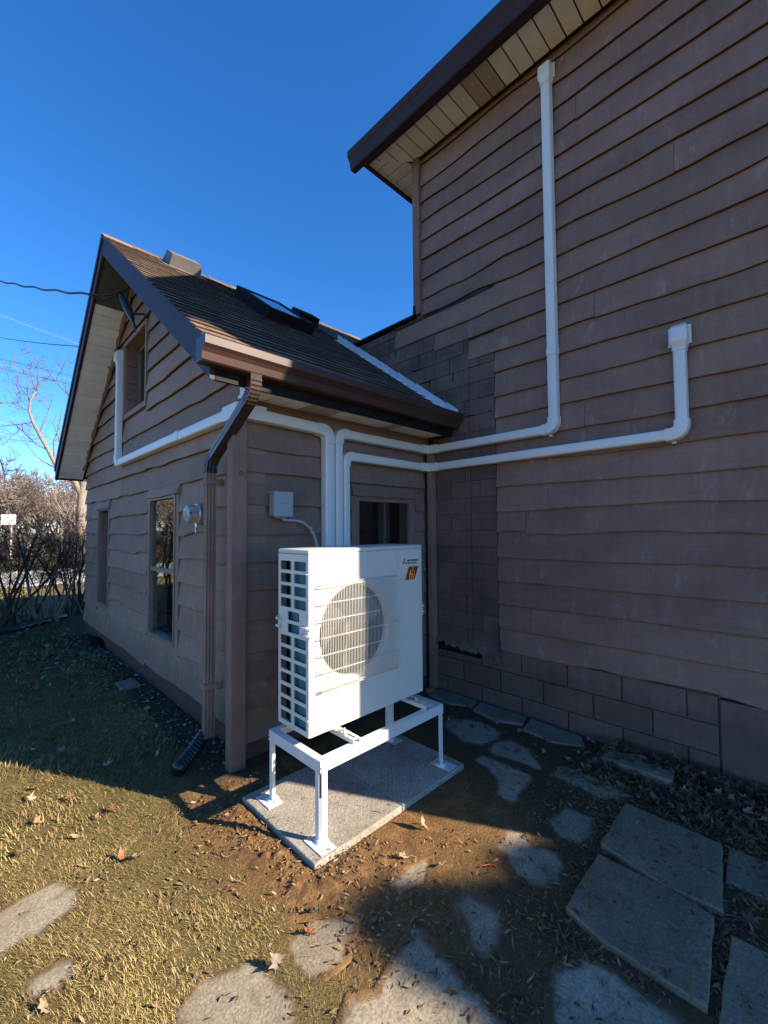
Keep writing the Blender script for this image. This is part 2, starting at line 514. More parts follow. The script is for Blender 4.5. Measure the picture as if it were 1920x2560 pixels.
# stones and slabs: outline polygons on the ground (x, y)
STONES = {
 's1': [(2.98, 2.31), (3.12, 2.34), (3.23, 2.16), (3.18, 1.86), (3.05, 1.82), (2.88, 1.85), (2.84, 2.0), (2.87, 2.15)],
 's2': [(2.86, 1.81), (2.99, 1.84), (3.14, 1.78), (3.1, 1.58), (2.96, 1.42), (2.88, 1.37), (2.86, 1.57), (2.82, 1.77)],
 's3': [(2.68, 1.8), (2.79, 1.8), (2.8, 1.54), (2.76, 1.4), (2.62, 1.37), (2.42, 1.36), (2.44, 1.46), (2.57, 1.55), (2.64, 1.66)],
 's4': [(2.85, 1.35), (3.04, 1.32), (3.08, 1.11), (3.0, 0.87), (2.91, 0.91), (2.83, 0.99), (2.85, 1.19)],
 's5': [(2.41, 1.12), (2.62, 1.12), (2.63, 0.97), (2.49, 0.91), (2.35, 0.94), (2.34, 1.04)],
 'c1': [(1.10, 1.17), (1.39, 1.25), (1.39, 1.15), (1.36, 1.02), (1.33, .8), (1.20, .7), (.95, .95), (.93, 1.18), (1.03, 1.23)],
 'c2': [(1.6, 1.2), (1.69, 1.18), (1.72, 1.1), (1.7, 1.0), (1.57, .97), (1.49, .95), (1.48, 1.01), (1.54, 1.11)],
 'c3': [(.98, 1.56), (1.1, 1.57), (1.2, 1.49), (1.25, 1.45), (1.15, 1.39), (1.1, 1.35), (.98, 1.36), (.94, 1.48)],
 'c4': [(2.03, 1.26), (2.22, 1.27), (2.25, 1.19), (2.18, 1.1), (2.23, .99), (2.06, .90), (1.95, .97), (1.96, 1.1)],
 'c5': [(1.49, 1.48), (1.6, 1.48), (1.75, 1.44), (1.60, 1.38), (1.47, 1.40)],
 'g1': [(.08, 2.56), (.24, 2.63), (.36, 2.62), (.43, 2.48), (.41, 2.38), (.29, 2.34), (.08, 2.30)],
 'g2': [(.19, 2.13), (.3, 2.15), (.37, 2.1), (.37, 2.02), (.26, 2.01), (.19, 2.04)],
 'g3': [(.56, 1.62), (.66, 1.68), (.84, 1.62), (.88, 1.56), (.89, 1.39), (.82, 1.28), (.70, 1.2), (.52, 1.45)],
 's10': [(1.62, .76), (1.76, .70), (1.79, .58), (1.79, .42), (1.72, .2), (1.3, .35), (1.42, .67)],
}
def sdist(px, py, poly):
    """signed distance to polygon (negative inside), arrays"""
    px = np.asarray(px); py = np.asarray(py)
    d = np.full(px.shape, 1e9); inside = np.zeros(px.shape, bool)
    n = len(poly)
    for i in range(n):
        ax, ay = poly[i]; bx, by = poly[(i + 1) % n]
        ex, ey = bx - ax, by - ay
        wx, wy = px - ax, py - ay
        t = np.clip((wx * ex + wy * ey) / (ex * ex + ey * ey + 1e-12), 0, 1)
        d = np.minimum(d, (wx - ex * t) ** 2 + (wy - ey * t) ** 2)
        c = ((ay > py) != (by > py)) & (px < (bx - ax) * (py - ay) / (by - ay + 1e-12) + ax)
        inside ^= c
    d = np.sqrt(d)
    return np.where(inside, -d, d)

PADR = (1.266, 2.532, 1.785, 2.545)
def grass_mask(x, y):
    n = fbm(x * 3.2, y * 3.2, 5, 4)
    n2 = fbm(x * 9, y * 9, 9, 3)
    # lawn lies left of a ragged line; the dug soil round the pad is bare
    e = np.interp(y, [0.2, 1.0, 1.45, 2.0, 2.6, 2.9, 3.4], [1.2, 1.12, 1.0, .90, .86, 1.0, 1.30])
    g = sstep(.16, -.16, x - e + .12 * n + .05 * n2)
    g = g * np.where((y > 2.75) & (x > 1.25), 0, 1)
    # thin tufts between the slabs on the right
    r = sstep(.05, .4, n + .15) * .28 * sstep(1.5, 1.2, y) * (x > 1.0)
    return np.maximum(g, r)

def ground_z(x, y):
    n = fbm(x * 7, y * 7, 21, 4)
    z = .008 * n + .010 * fbm(x * 1.7, y * 1.7, 31, 2)
    # loose soil dug out and heaped along the left and front edges of the pad
    dx = np.maximum(np.maximum(PADR[0] - x, x - PADR[1]), 0); dy = np.maximum(np.maximum(PADR[2] - y, y - PADR[3]), 0)
    d = np.hypot(dx, dy)
    heap = np.exp(-((d - .10) / .11) ** 2) * (x < 2.0)
    clod = np.abs(fbm(x * 22, y * 22, 41, 3))
    z = z + heap * (.012 + .028 * clod) * sstep(2.1, 1.2, x)
    z = np.where(d < .004, np.minimum(z, -.01), z)
    near = sstep(9, 5, np.hypot(x, y))
    z = z * near
    return z

print('ground')
def axis(segs):
    out = []
    for a, b, s in segs:
        n = max(1, int(round((b - a) / s)))
        out += list(np.linspace(a, b, n, endpoint=False))
    out.append(segs[-1][1])
    return np.array(out)
gx = axis([(-400, -60, 40), (-60, -12, 4), (-12, -2, .5), (-2, -.3, .06), (-.3, 3.6, .0135), (3.6, 8, .4), (8, 60, 4), (60, 400, 40)])
gy = axis([(-400, -60, 40), (-60, -6, 4), (-6, 0.1, .3), (.1, 3.4, .0135), (3.4, 6, .03), (6, 12, .2), (12, 60, 2), (60, 700, 40)])
GX, GY = np.meshgrid(gx, gy, indexing='ij')
GZ = ground_z(GX, GY)
near = (GX > -.6) & (GX < 3.7) & (GY > .05) & (GY < 3.2)
stone_in = np.zeros(GX.shape)
edge_n = .022 * fbm(GX * 12, GY * 12, 77, 3)
for k, poly in STONES.items():
    sd = np.full(GX.shape, 9.0)
    bx = [p[0] for p in poly]; by = [p[1] for p in poly]
    sel = near & (GX > min(bx) - .15) & (GX < max(bx) + .15) & (GY > min(by) - .15) & (GY < max(by) + .15)
    sd[sel] = sdist(GX[sel], GY[sel], poly)
    t = sstep(.014, -.018, sd + edge_n)
    stone_in = np.maximum(stone_in, t)
GZ = np.where(near, np.maximum(GZ, .002 + .4 * GZ) * (1 - stone_in) + (-.016) * stone_in, GZ)
nx, ny = GX.shape
gv = np.stack([GX, GY, GZ], -1).reshape(-1, 3)
idx = np.arange(nx * ny).reshape(nx, ny)
gf = np.stack([idx[:-1, :-1], idx[1:, :-1], idx[1:, 1:], idx[:-1, 1:]], -1).reshape(-1, 4)
def np_mesh(name, v, f, mat, col=None, layer='tint', smooth=False):
    me = bpy.data.meshes.new(name)
    k = f.shape[1]
    me.vertices.add(len(v)); me.vertices.foreach_set('co', np.ascontiguousarray(v, np.float32).ravel())
    me.loops.add(f.size); me.loops.foreach_set('vertex_index', np.ascontiguousarray(f, np.int32).ravel())
    me.polygons.add(len(f)); me.polygons.foreach_set('loop_start', np.arange(0, f.size, k, dtype=np.int32))
    me.polygons.foreach_set('loop_total', np.full(len(f), k, np.int32))
    if smooth: me.polygons.foreach_set('use_smooth', np.ones(len(f), bool))
    me.update(calc_edges=True); me.validate()
    me.materials.append(mat)
    if col is not None:
        ca = me.color_attributes.new(layer, 'FLOAT_COLOR', 'POINT')
        ca.data.foreach_set('color', np.ascontiguousarray(col, np.float32).ravel())
    return me
gm = grass_mask(GX, GY)
gm = np.where(GY > 12.5, 1, gm)
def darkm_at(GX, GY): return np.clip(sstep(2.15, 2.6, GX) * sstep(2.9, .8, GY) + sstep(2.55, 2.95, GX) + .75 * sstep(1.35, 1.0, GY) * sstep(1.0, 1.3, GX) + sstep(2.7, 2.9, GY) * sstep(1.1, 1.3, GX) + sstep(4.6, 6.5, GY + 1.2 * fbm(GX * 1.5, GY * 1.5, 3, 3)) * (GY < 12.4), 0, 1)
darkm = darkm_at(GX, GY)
gm = gm * (1 - .75 * sstep(5.4, 7.2, GY + .9 * fbm(GX * 2, GY * 2, 4, 3)) * (GY < 11.6))
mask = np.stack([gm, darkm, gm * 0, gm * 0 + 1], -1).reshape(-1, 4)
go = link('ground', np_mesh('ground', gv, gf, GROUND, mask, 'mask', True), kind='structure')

d = MB()
d.add([(-60, 16.2, .012), (4.2, 16.9, .012), (40, 18, .012), (40, 25.5, .012), (4.2, 23.6, .012), (-60, 22.2, .012)], [(0, 1, 2, 3, 4, 5)])
d.build('driveway', DRIVE, kind='structure', fix=False)

# ------------------------------------------------------------------ siding
def P_B(u, z, o): return (3.57 - o, u, z)
def P_A(u, z, o): return (u, 2.93 - o, z)
def P_C(u, z, o): return (1.44 - o, u, z)

def board(parent, P, u0, u1, z0, z1, mat, amp=.008, freq=1.4, seed=0, ub1=None, ut0=None, ut1=None, ztop=None, lip=0.0, jit=.0):
    """one lapped waney-edged board; u0,u1 at the bottom, ut0,ut1 at the top"""
    if u1 - u0 < .03: return None
    ut0 = u0 if ut0 is None else ut0; ut1 = u1 if ut1 is None else ut1
    if ut1 - ut0 < .01: ut1 = ut0 + .01
    n = max(2, min(34, int((u1 - u0) / .11)))
    mb = MB(); vs = []; fs = []
    zt = (z1 + .055) if ztop is None else ztop
    for i in range(n + 1):
        t = i / n
        ub = u0 + (u1 - u0) * t; ut = ut0 + (ut1 - ut0) * t
        w = float(vnoise(ub * freq, seed * 3.7, seed) * amp + vnoise(ub * freq * 2.7, seed * 1.3, seed + 5) * amp * .55)
        o_ = lip + float(vnoise(ub * 1.1, seed * 2.1, seed + 9)) * .003
        zb = z0 + w
        vs += [P(ub, zb + .004, -.050), P(ub, zb, o_ - .005), P(ub, zb + .007, o_), P(ut, zt, -.036)]
    for i in range(n):
        a = i * 4; b = a + 4
        fs += [(a, b, b + 1, a + 1), (a + 1, b + 1, b + 2, a + 2), (a + 2, b + 2, b + 3, a + 3)]
    e = n * 4
    fs += [(0, 1, 2, 3), (e + 3, e + 2, e + 1, e)]
    mb.add(vs, fs)
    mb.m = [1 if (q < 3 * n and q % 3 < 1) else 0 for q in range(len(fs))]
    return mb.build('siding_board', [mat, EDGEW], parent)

def subtract(iv, holes):
    out = [iv]
    for a, b in holes:
        nxt = []
        for p, q in out:
            if b <= p or a >= q: nxt.append((p, q)); continue
            if a > p: nxt.append((p, a))
            if b < q: nxt.append((b, q))
        out = nxt
    return out

# ------------------------------------------------------------------ main house (right)
print('main house')
main = thing('main_house', 'tall brown wood-sided house wall on the right with cream soffit under a dark gutter', 'house', (6.3, .9, 0))
c = MB(); c.box(3.618, 9, -1.25, 3.07, .54, 5.86)
c.box(3.618, 9, 3.07, 4.28, 2.4, 4.04)
c.box(3.73, 9, -1.25, 2.93, -.2, .54)
c.build('wall', SID, main)
# boards
rowz = [.537 + .2172 * k for k in range(25)]
rowz[24] = 5.76
def b_start(z):
    if z < 3.25: return 2.112
    if z < 3.47: return 2.40
    if z < 3.69: return 2.83
    if z < 3.92: return 3.42
    if z < 4.0: return 4.16
    return 3.0
k = 0
for i, z in enumerate(rowz):
    zt = rowz[i + 1] if i + 1 < len(rowz) else 5.86
    hi = b_start(z + .06)
    if z > 2.55 and z < 2.60: pass
    cuts = [hi]
    r0 = random.Random(i * 7 + 1)
    # butt joints well apart
    jp = hi - r0.uniform(1.0, 3.4)
    if i % 4 == 1: cuts.append(.35 + 1.5 * r0.random())
    cuts.append(-1.27)
    for a, b in zip(cuts[:-1], cuts[1:]):
        if a - b < .25: continue
        board(main, P_B, b + .0015, a - .0015, z, zt, SID, amp=.007 + .024 * r0.random() ** 2, freq=.9 + 1.2 * r0.random(), seed=i * 5 + k, ztop=(5.85 if i == 24 else None))
        k += 1
mb = MB(); mb.box(3.545, 3.63, 3.0, 3.092, 4.06, 5.845); mb.build('corner_board', SID, main)
mb = MB(); mb.box(3.543, 3.60, -1.285, -1.19, .3, 5.845); mb.build('corner_board', SID, main)
# asphalt shingle siding, in running bond, each tab its own piece
def tab(parent, P, u0, u1, z0, z1, mat, th=.007, r=None):
    r = r or random
    if u1 - u0 < .025: return
    j = lambda s: r.uniform(-s, s)
    base = -.024
    th2 = th + r.uniform(0, .004)
    pts = [(u0 + .0025 + j(.002), z0 + .002 + j(.002)), (u1 - .0025 + j(.002), z0 + .002 + j(.002)), (u1 - .0025 + j(.002), z1 - .002), (u0 + .0025 + j(.002), z1 - .002)]
    vs = [P(a, z, base) for a, z in pts] + [P(pts[0][0], pts[0][1], base + th2 + .002), P(pts[1][0], pts[1][1], base + th2 + j(.002)), P(pts[2][0], pts[2][1], base + th2 - .003), P(pts[3][0], pts[3][1], base + th2 - .003)]
    m = MB(); m.add(vs, [(0, 3, 2, 1), (4, 5, 6, 7), (0, 1, 5, 4), (1, 2, 6, 5), (2, 3, 7, 6), (3, 0, 4, 7)])
    m.build('shingle', mat, parent)
rt = random.Random(3)
ch = .1625
z = .52
row = 0
STEP = [(2.40, 3.36), (2.83, 3.578), (3.42, 3.795), (9, 4.012)]
while z < 3.98:
    zt = z + ch
    off = .0 if row % 2 == 0 else .175
    rooft = 5.04 - .733 * 5.6
    top = 2.86 if zt < 2.72 else min(4.2, (z - rooft) / .733 + .30)
    u = 2.115 - off
    while u < top:
        cutp = [max(u, 2.115)] + [q for q, _ in STEP[:3] if max(u, 2.115) + .02 < q < min(u + .35, top) - .02] + [min(u + .35, top)]
        for a, b in zip(cutp[:-1], cutp[1:]):
            zl = next(zz for q, zz in STEP if (a + b) / 2 < q)
            z1 = min(zt, zl + .012)
            if b - a > .03 and z1 - z > .025:
                tab(main, P_B, a, b, z, z1, PATCH if z < 2.5 else PATCHD, r=rt)
        u += .35
    z = zt; row += 1
mb = MB(); mb.box(3.597, 3.612, 2.11, 4.28, .5, 4.03); mb.build('tar_paper', m_simple('tar_paper', (.03, .026, .025), .9, var=.3), main)
rq = random.Random(14)
sm = MB()
for i in range(70):
    zr_ = .52 + ch * rq.randrange(14, 21); y = rq.uniform(2.15, 4.1)
    if zr_ < 2.72 or y > (zr_ - (5.04 - .733 * 5.6)) / .733 + .15: continue
    if (zr_ > 3.25 and y < 2.42) or (zr_ > 3.47 and y < 2.85) or (zr_ > 3.66 and y < 3.4): continue
    if rq.random() < .72:
        L = rq.uniform(.03, .16); p0, p1 = (y, zr_ + rq.uniform(-.006, .006)), (y + L, zr_ + rq.uniform(-.01, .01))
    else:
        L = rq.uniform(.05, .13); p0, p1 = (y, zr_), (y + rq.uniform(-.03, .03), zr_ - L)
    sm.tube([P_B(p0[0], p0[1], -.014), P_B((p0[0] + p1[0]) / 2 + rq.uniform(-.004, .004), (p0[1] + p1[1]) / 2 + rq.uniform(-.005, .005), -.013), P_B(p1[0], p1[1], -.014)], [.002, rq.uniform(.004, .007), .002], 5)
sm.build('tar_sealant', BLK, main)
# torn lower edge of the paper
mb = MB(); vs = []; fs = []
nseg = 40
for i in range(nseg + 1):
    t = i / nseg; y = 2.885 - t * .80
    zb = .492 - .030 * t + .030 * float(vnoise(t * 18, 3.3, 4)) + .02 * float(vnoise(t * 47, 1.3, 8)) - (.05 if t > .93 else 0) - (.03 if t < .1 else 0)
    o_ = .012 + .012 * float(vnoise(t * 11, 9.1, 2))
    vs += [P_B(y, .545, -.012), P_B(y, (.545 + zb) / 2, -.004 + o_ * .4), P_B(y, zb, o_)]
for i in range(nseg):
    a = i * 3; fs += [(a, a + 3, a + 4, a + 1), (a + 1, a + 4, a + 5, a + 2)]
mb.add(vs, fs)
mb.build('torn_tar_paper', PATCHD, main, smooth=True, fix=False)
mb = MB(); vs = []
for i in range(11):
    t = i / 10; z = .42 + t * .36
    w = .03 + .02 * float(vnoise(t * 7, 2.2, 6))
    vs += [P_B(2.125 + .003, z, -.015), P_B(2.115 - w * (1 - t * .5), z, .012 + .012 * float(vnoise(t * 9, 5, 3)))]
mb.add(vs, [(i * 2, i * 2 + 1, i * 2 + 3, i * 2 + 2) for i in range(10)])
mb.build('torn_tar_paper', PATCHD, main, smooth=True, fix=False)
# foundation blocks
rb = random.Random(9)
zr = [(-.09, .158), (.163, .352), (.358, .548)]
for i, (z0, z1) in enumerate(zr):
    off = .0 if i % 2 else .2
    u = 2.93 + off
    while u > .50:
        a = min(u, 2.93); b = max(u - .405, .497)
        if a - b > .04:
            zz1 = min(z1, .415) if (i == 2 and b > 2.05 and a < 2.95) else z1
            m = MB(); m.bbox(3.592 + rb.uniform(0, .003), 3.64, b + .003, a - .003, z0 + .002, zz1 - .002, .004)
            m.build('block', BLOCK, main)
        u -= .41
mb = MB(); mb.box(3.612, 3.66, .49, 2.93, -.2, .41); mb.box(3.612, 3.66, .49, 2.10, .41, .55); mb.build('mortar', BLOCK, main)
mb = MB(); mb.box(3.70, 3.72, 2.05, 2.93, .40, .62); mb.build('wall_cavity', DARKIN, main)
mb = MB(); mb.bbox(3.583, 3.64, -1.25, .486, -.1, .532, .003); mb.build('foundation_panel', BLOCK, main)
# inside corner board
mb = MB(); mb.box(3.515, 3.60, 2.845, 2.90, -.02, 2.50); mb.build('corner_board', SIDA, main)
# soffit
def soff_strip(parent, quad, mat, th=.012, z=None):
    m = MB(); m.prism([(p[0], p[1], z) for p in quad], (0, 0, th)); m.build('soffit_panel', mat, parent)
y = -1.62
i = 0
while y < 3.44:
    y1 = min(y + .142, 3.455)
    def xin(yy): return 3.565 - max(0, yy - 3.085)
    jz = 5.842 + random.uniform(0, .002)
    if y < -1.25: quad = [(3.20, y), (3.20, y1 - .007), (3.565 + (y1 + 1.25) if y1 < -1.25 else 3.565, y1 - .007), (3.565 + (y + 1.25), y)]
    quad = [(3.20, y), (3.20, y1 - .013), (xin(y1 - .013), y1 - .013), (xin(y), y)]
    soff_strip(main, quad, SOFFP if i in (25, 26) else SOFF, z=jz)
    y = y1; i += 1
x = 3.22
while x < 7.5:
    x1 = x + .142
    def yin(xx): return 3.09 + max(0, 3.56 - xx) + .006
    soff_strip(main, [(x, 3.462), (x1 - .013, 3.462), (x1 - .013, yin(x1)), (x, yin(x))], SOFF, z=5.842)
    x = x1
mb = MB(); mb.box(3.2, 3.58, -1.6, 3.46, 5.858, 5.87); mb.box(3.56, 7.6, 3.09, 3.46, 5.858, 5.87); mb.build('soffit_backing', BLK, main)
mb = MB(); mb.box(3.168, 3.199, -1.65, 3.47, 5.805, 5.99); mb.build('fascia', FASC, main)
mb = MB(); mb.box(3.168, 8, 3.471, 3.50, 5.815, 5.98); mb.build('fascia', FASC, main)
# gutter, K profile (a = -x outward, z)
kp = [(0, .0), (.065, 0), (.075, .012), (.085, .07), (.10, .10), (.118, .125), (.122, .19), (.112, .205), (.104, .198), (.104, .135), (.07, .09), (.06, .02), (.004, .02), (.004, .18), (0, .18)]
def gutter(parent, A, B, out, z0, name, sc=1.0, mat=GUT, sz=1.0):
    """open K gutter from A to B (xy) with outward direction out (xy)"""
    m = MB()
    n = len(kp)
    vs = []
    for q in (A, B):
        for a, z in kp: vs.append((q[0] + out[0] * a * sc, q[1] + out[1] * a * sc, z0 + z * sz))
    fs = [(k_, (k_ + 1) % n, n + (k_ + 1) % n, n + k_) for k_ in range(n)]
    m.add(vs, fs)
    g = m.build(name, mat, parent)
    for q, s in ((A, -1), (B, 1)):
        d = Vector((B[0] - A[0], B[1] - A[1], 0)).normalized() * .003 * s
        e = MB(); e.prism([(q[0] + out[0] * a * sc, q[1] + out[1] * a * sc, z0 + z * sz) for a, z in kp[:8] + [(0, .205)]], d)
        e.build('end_cap', mat, g)
    return g
gutter(main, (3.165, -1.72), (3.165, 3.63), (-1, 0), 5.80, 'gutter', 1.0, FASC)
# hip roof over the main house
mb = MB()
E_ = [(3.09, -1.76, 6.0), (11, -1.76, 6.0), (11, 3.62, 6.0), (3.09, 3.62, 6.0)]
R_ = [(5.8, .93, 6.72), (8.4, .93, 6.72)]
mb.add(E_ + R_ + [(p[0], p[1], p[2] - .03) for p in E_], [(0, 1, 5, 4), (1, 2, 5), (2, 3, 4, 5), (3, 0, 4), (0, 6, 7, 1), (1, 7, 8, 2), (2, 8, 9, 3), (3, 9, 6, 0), (6, 9, 8, 7)])
mb.build('roof', ROOF, main)
# low flat roof behind the corner, seen edge-on
mb = MB(); mb.box(3.545, 9, 3.094, 4.30, 4.045, 4.075); mb.box(3.535, 3.56, 3.06, 3.092, 4.06, 4.16)
mb.build('roof_edge', BLK, main)

# ------------------------------------------------------------------ annex (left, gable)
print('annex')
annex = thing('annex_house', 'low brown wood-sided annex with a steep shingled gable roof, gutter and skylight', 'house', (2.4, 5.6, 0))
RY, RZ, SL = 5.6, 5.04, .733
def rz(y): return RZ - SL * abs(RY - y)
# windows on the gable wall: y0, y1, z0, z1
HC = [(6.93, 7.52, .62, 1.975), (4.29, 5.09, .58, 2.01), (5.33, 6.20, 3.15, 4.05)]
c = MB()
brk = [2.95, 4.29, 5.09, 5.33, 5.6, 6.20, 6.93, 7.52, 8.48]
for a, b in zip(brk[:-1], brk[1:]):
    hol = sorted([(h[2], h[3]) for h in HC if h[0] <= a + 1e-6 and h[1] >= b - 1e-6])
    zc = .22
    for h0, h1 in hol + [(None, None)]:
        ta, tb = (h0, h0) if h0 is not None else (rz(a) - .12, rz(b) - .12)
        c.prism([(1.488, a, zc), (1.488, b, zc), (1.488, b, tb), (1.488, a, ta)], (.154, 0, 0))
        zc = h1
HA = (2.555, 3.29, 1.12, 1.965)
for x0, x1, z0, z1 in ((1.65, HA[0], 0, 2.66), (HA[0], HA[1], 0, HA[2]), (HA[0], HA[1], HA[3], 2.66), (HA[1], 3.59, 0, 2.66)):
    c.box(x0, x1, 2.979, 3.1, z0, z1)
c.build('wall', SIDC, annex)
# dim interior seen through the panes
c = MB()
c.add([(1.643, 3.11, .1), (5, 3.11, .1), (5, 8.4, .1), (1.643, 8.4, .1), (1.643, 3.11, 2.6), (5, 3.11, 2.6), (5, 8.4, 2.6), (1.643, 8.4, 2.6)], [(0, 1, 2, 3), (2, 1, 5, 6), (3, 2, 6, 7), (4, 7, 6, 5)])
c.add([(1.643, 4.9, 2.7), (3.4, 4.9, 2.7), (3.4, 6.5, 2.7), (1.643, 6.5, 2.7), (1.643, 4.9, 4.2), (3.4, 4.9, 4.2), (3.4, 6.5, 4.2), (1.643, 6.5, 4.2)], [(0, 1, 2, 3), (2, 1, 5, 6), (3, 2, 6, 7), (0, 4, 5, 1), (4, 7, 6, 5)])
c.build('interior', DARKIN, annex)
c = MB(); c.box(1.512, 1.64, 2.98, 8.46, -.1, .30); c.build('foundation', FOUND, annex)
c = MB(); c.box(1.50, 3.58, 2.975, 3.05, -.1, .2); c.build('foundation', FOUND, annex)
# gable boards
rc = random.Random(21)
cz = [.225, .535, .757, .978, 1.199, 1.421, 1.640, 1.860, 2.12, 2.355, 2.585] + [2.585 + .222 * q for q in range(1, 11)]
HH = [(6.87, 7.58, .55, 2.19), (4.20, 5.15, .50, 2.20), (5.24, 6.30, 3.06, 4.16)]
for i, z in enumerate(cz):
    zt = cz[i + 1] if i + 1 < len(cz) else z + .222
    def lim(zz):
        dy = (RZ - .20 - zz) / SL
        return max(2.985, RY - dy), min(8.48, RY + dy)
    b0, b1 = lim(z); t0, t1 = lim(zt + .055)
    if b1 - b0 < .1: continue
    holes = [(h[0], h[1]) for h in HH if z + .11 > h[2] and z + .11 < h[3]]
    amp = .020 if z < 2.0 else .013
    for a, b in subtract((b0, b1), holes):
        ta = a if a > b0 + 1e-6 else t0; tb = b if b < b1 - 1e-6 else t1
        if tb - ta < .02: ta = tb = (ta + tb) / 2
        ja = rc.uniform(-.006, .012) if a > b0 + 1e-6 else 0
        cut = []
        if b - a > 3.2:
            cm = a + (b - a) * rc.uniform(.35, .65)
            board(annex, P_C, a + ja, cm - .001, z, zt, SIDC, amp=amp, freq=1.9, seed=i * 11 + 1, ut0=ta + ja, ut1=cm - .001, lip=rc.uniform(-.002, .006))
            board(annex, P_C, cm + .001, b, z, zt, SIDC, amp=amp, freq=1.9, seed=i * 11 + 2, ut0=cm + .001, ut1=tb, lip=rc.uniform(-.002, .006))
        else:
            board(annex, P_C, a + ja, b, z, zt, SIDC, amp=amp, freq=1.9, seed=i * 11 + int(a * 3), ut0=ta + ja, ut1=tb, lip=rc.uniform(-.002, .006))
# rear wall boards (behind the unit)
az_ = [.14, .360, .563, .778, 1.012, 1.224, 1.428, 1.644, 1.862, 2.10, 2.292]
for i, z in enumerate(az_):
    zt = az_[i + 1] if i + 1 < len(az_) else 2.52
    holes = [(2.50, 3.36)] if z + .1 > 1.05 and z < 2.05 else []
    for a, b in subtract((1.470, 3.515), holes):
        board(annex, P_A, a + .002, b - .002, z, zt, SIDA, amp=.012, freq=1.6, seed=i * 13 + int(a * 2), ztop=(2.53 if i == 10 else None))
mb = MB(); mb.box(1.478, 3.56, 2.915, 2.975, 2.50, 2.645); mb.build('frieze_board', SIDA, annex)
mb = MB(); mb.bbox(1.348, 1.462, 2.888, 2.972, .0, 2.482, .006); mb.build('corner_post', SIDA, annex)
mb = MB(); mb.box(1.462, 1.482, 2.925, 2.98, .1, 2.50); mb.build('corner_board', SID, annex)
# round hole in the post
mb = MB(); mb.lathe((1.418, 2.889, 2.085), (0, -1, 0), [(.017, -.002), (.017, .0015), (.011, .0015), (.010, -.001)], 14); mb.build('knot_hole', DARKIN, annex)

def win_frame(parent, P, u0, u1, z0, z1, d0, d1, w, mat, name='frame'):
    m = MB()
    def bx(a, b, c_, e):
        m.prism([P(a, c_, d0), P(b, c_, d0), P(b, e, d0), P(a, e, d0)], Vector(P(0, 0, d1)) - Vector(P(0, 0, d0)))
    bx(u0, u0 + w, z0, z1); bx(u1 - w, u1, z0, z1); bx(u0 + w, u1 - w, z0, z0 + w); bx(u0 + w, u1 - w, z1 - w, z1)
    return m.build(name, mat, parent)
def pane(parent, P, u0, u1, z0, z1, d0, th=.004):
    m = MB(); m.prism([P(u0, z0, d0), P(u1, z0, d0), P(u1, z1, d0), P(u0, z1, d0)], Vector(P(0, 0, d0 + th)) - Vector(P(0, 0, d0)))
    return m.build('pane', GLASS, parent)
# tall sash window beside the meter
h = HC[1]
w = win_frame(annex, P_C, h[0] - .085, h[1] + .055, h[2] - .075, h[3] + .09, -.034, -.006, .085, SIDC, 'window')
win_frame(w, P_C, h[0] + .0, h[1], h[2], h[3] + .02, -.055, .002, .032, ALU, 'frame')
m = MB(); m.prism([P_C(h[0] + .035, 1.255, -.05), P_C(h[1] - .035, 1.255, -.05), P_C(h[1] - .035, 1.295, -.05), P_C(h[0] + .035, 1.295, -.05)], (-.035, 0, 0)); m.build('meeting_rail', ALU, w)
pane(w, P_C, h[0] + .03, h[1] - .03, h[2] + .03, 1.26, -.045); pane(w, P_C, h[0] + .03, h[1] - .03, 1.29, h[3] - .008, -.035)
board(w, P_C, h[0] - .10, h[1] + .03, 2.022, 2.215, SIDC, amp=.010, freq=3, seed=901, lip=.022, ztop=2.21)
# narrow recessed window further along
def recess(h, back, name_seed, panes=True):
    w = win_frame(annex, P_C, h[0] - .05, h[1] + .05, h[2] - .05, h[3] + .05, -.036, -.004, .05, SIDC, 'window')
    m = MB()
    m.box(1.476 + back, 1.476 + back + .02, h[0] + .001, h[1] - .001, h[2] + .001, h[3] - .001)
    # lapped jamb pieces
    nz = int((h[3] - h[2]) / .22)
    for q in range(nz + 1):
        z0 = h[2] + q * .22; z1 = min(z0 + .215, h[3])
        if z1 - z0 < .03: continue
        j = MB(); j.prism([(1.474, h[1] - .002, z0), (1.474, h[1] - .002, z1), (1.474, h[1] - .008, z1), (1.474, h[1] - .020, z0)], (back, 0, 0)); j.build('jamb_board', SIDA, w)
    s = MB(); s.box(1.45, 1.476 + back, h[0] + .002, h[1] - .022, h[2] + .001, h[2] + .018); s.build('sill', SIDC, w)
    win_frame(w, lambda u, z, o: (1.476 + back - o, u, z), h[0] + .004, h[1] - .022, h[2] + .02, h[3] - .004, -.018, .018, .035, ALU, 'frame')
    pane(w, lambda u, z, o: (1.476 + back - o, u, z), h[0] + .03, h[1] - .05, h[2] + .05, h[3] - .03, -.004)
    return w
w = recess(HC[0], .13, 0)
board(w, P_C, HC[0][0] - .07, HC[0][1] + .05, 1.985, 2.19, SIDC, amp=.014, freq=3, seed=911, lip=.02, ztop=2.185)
w = recess(HC[2], .14, 1)
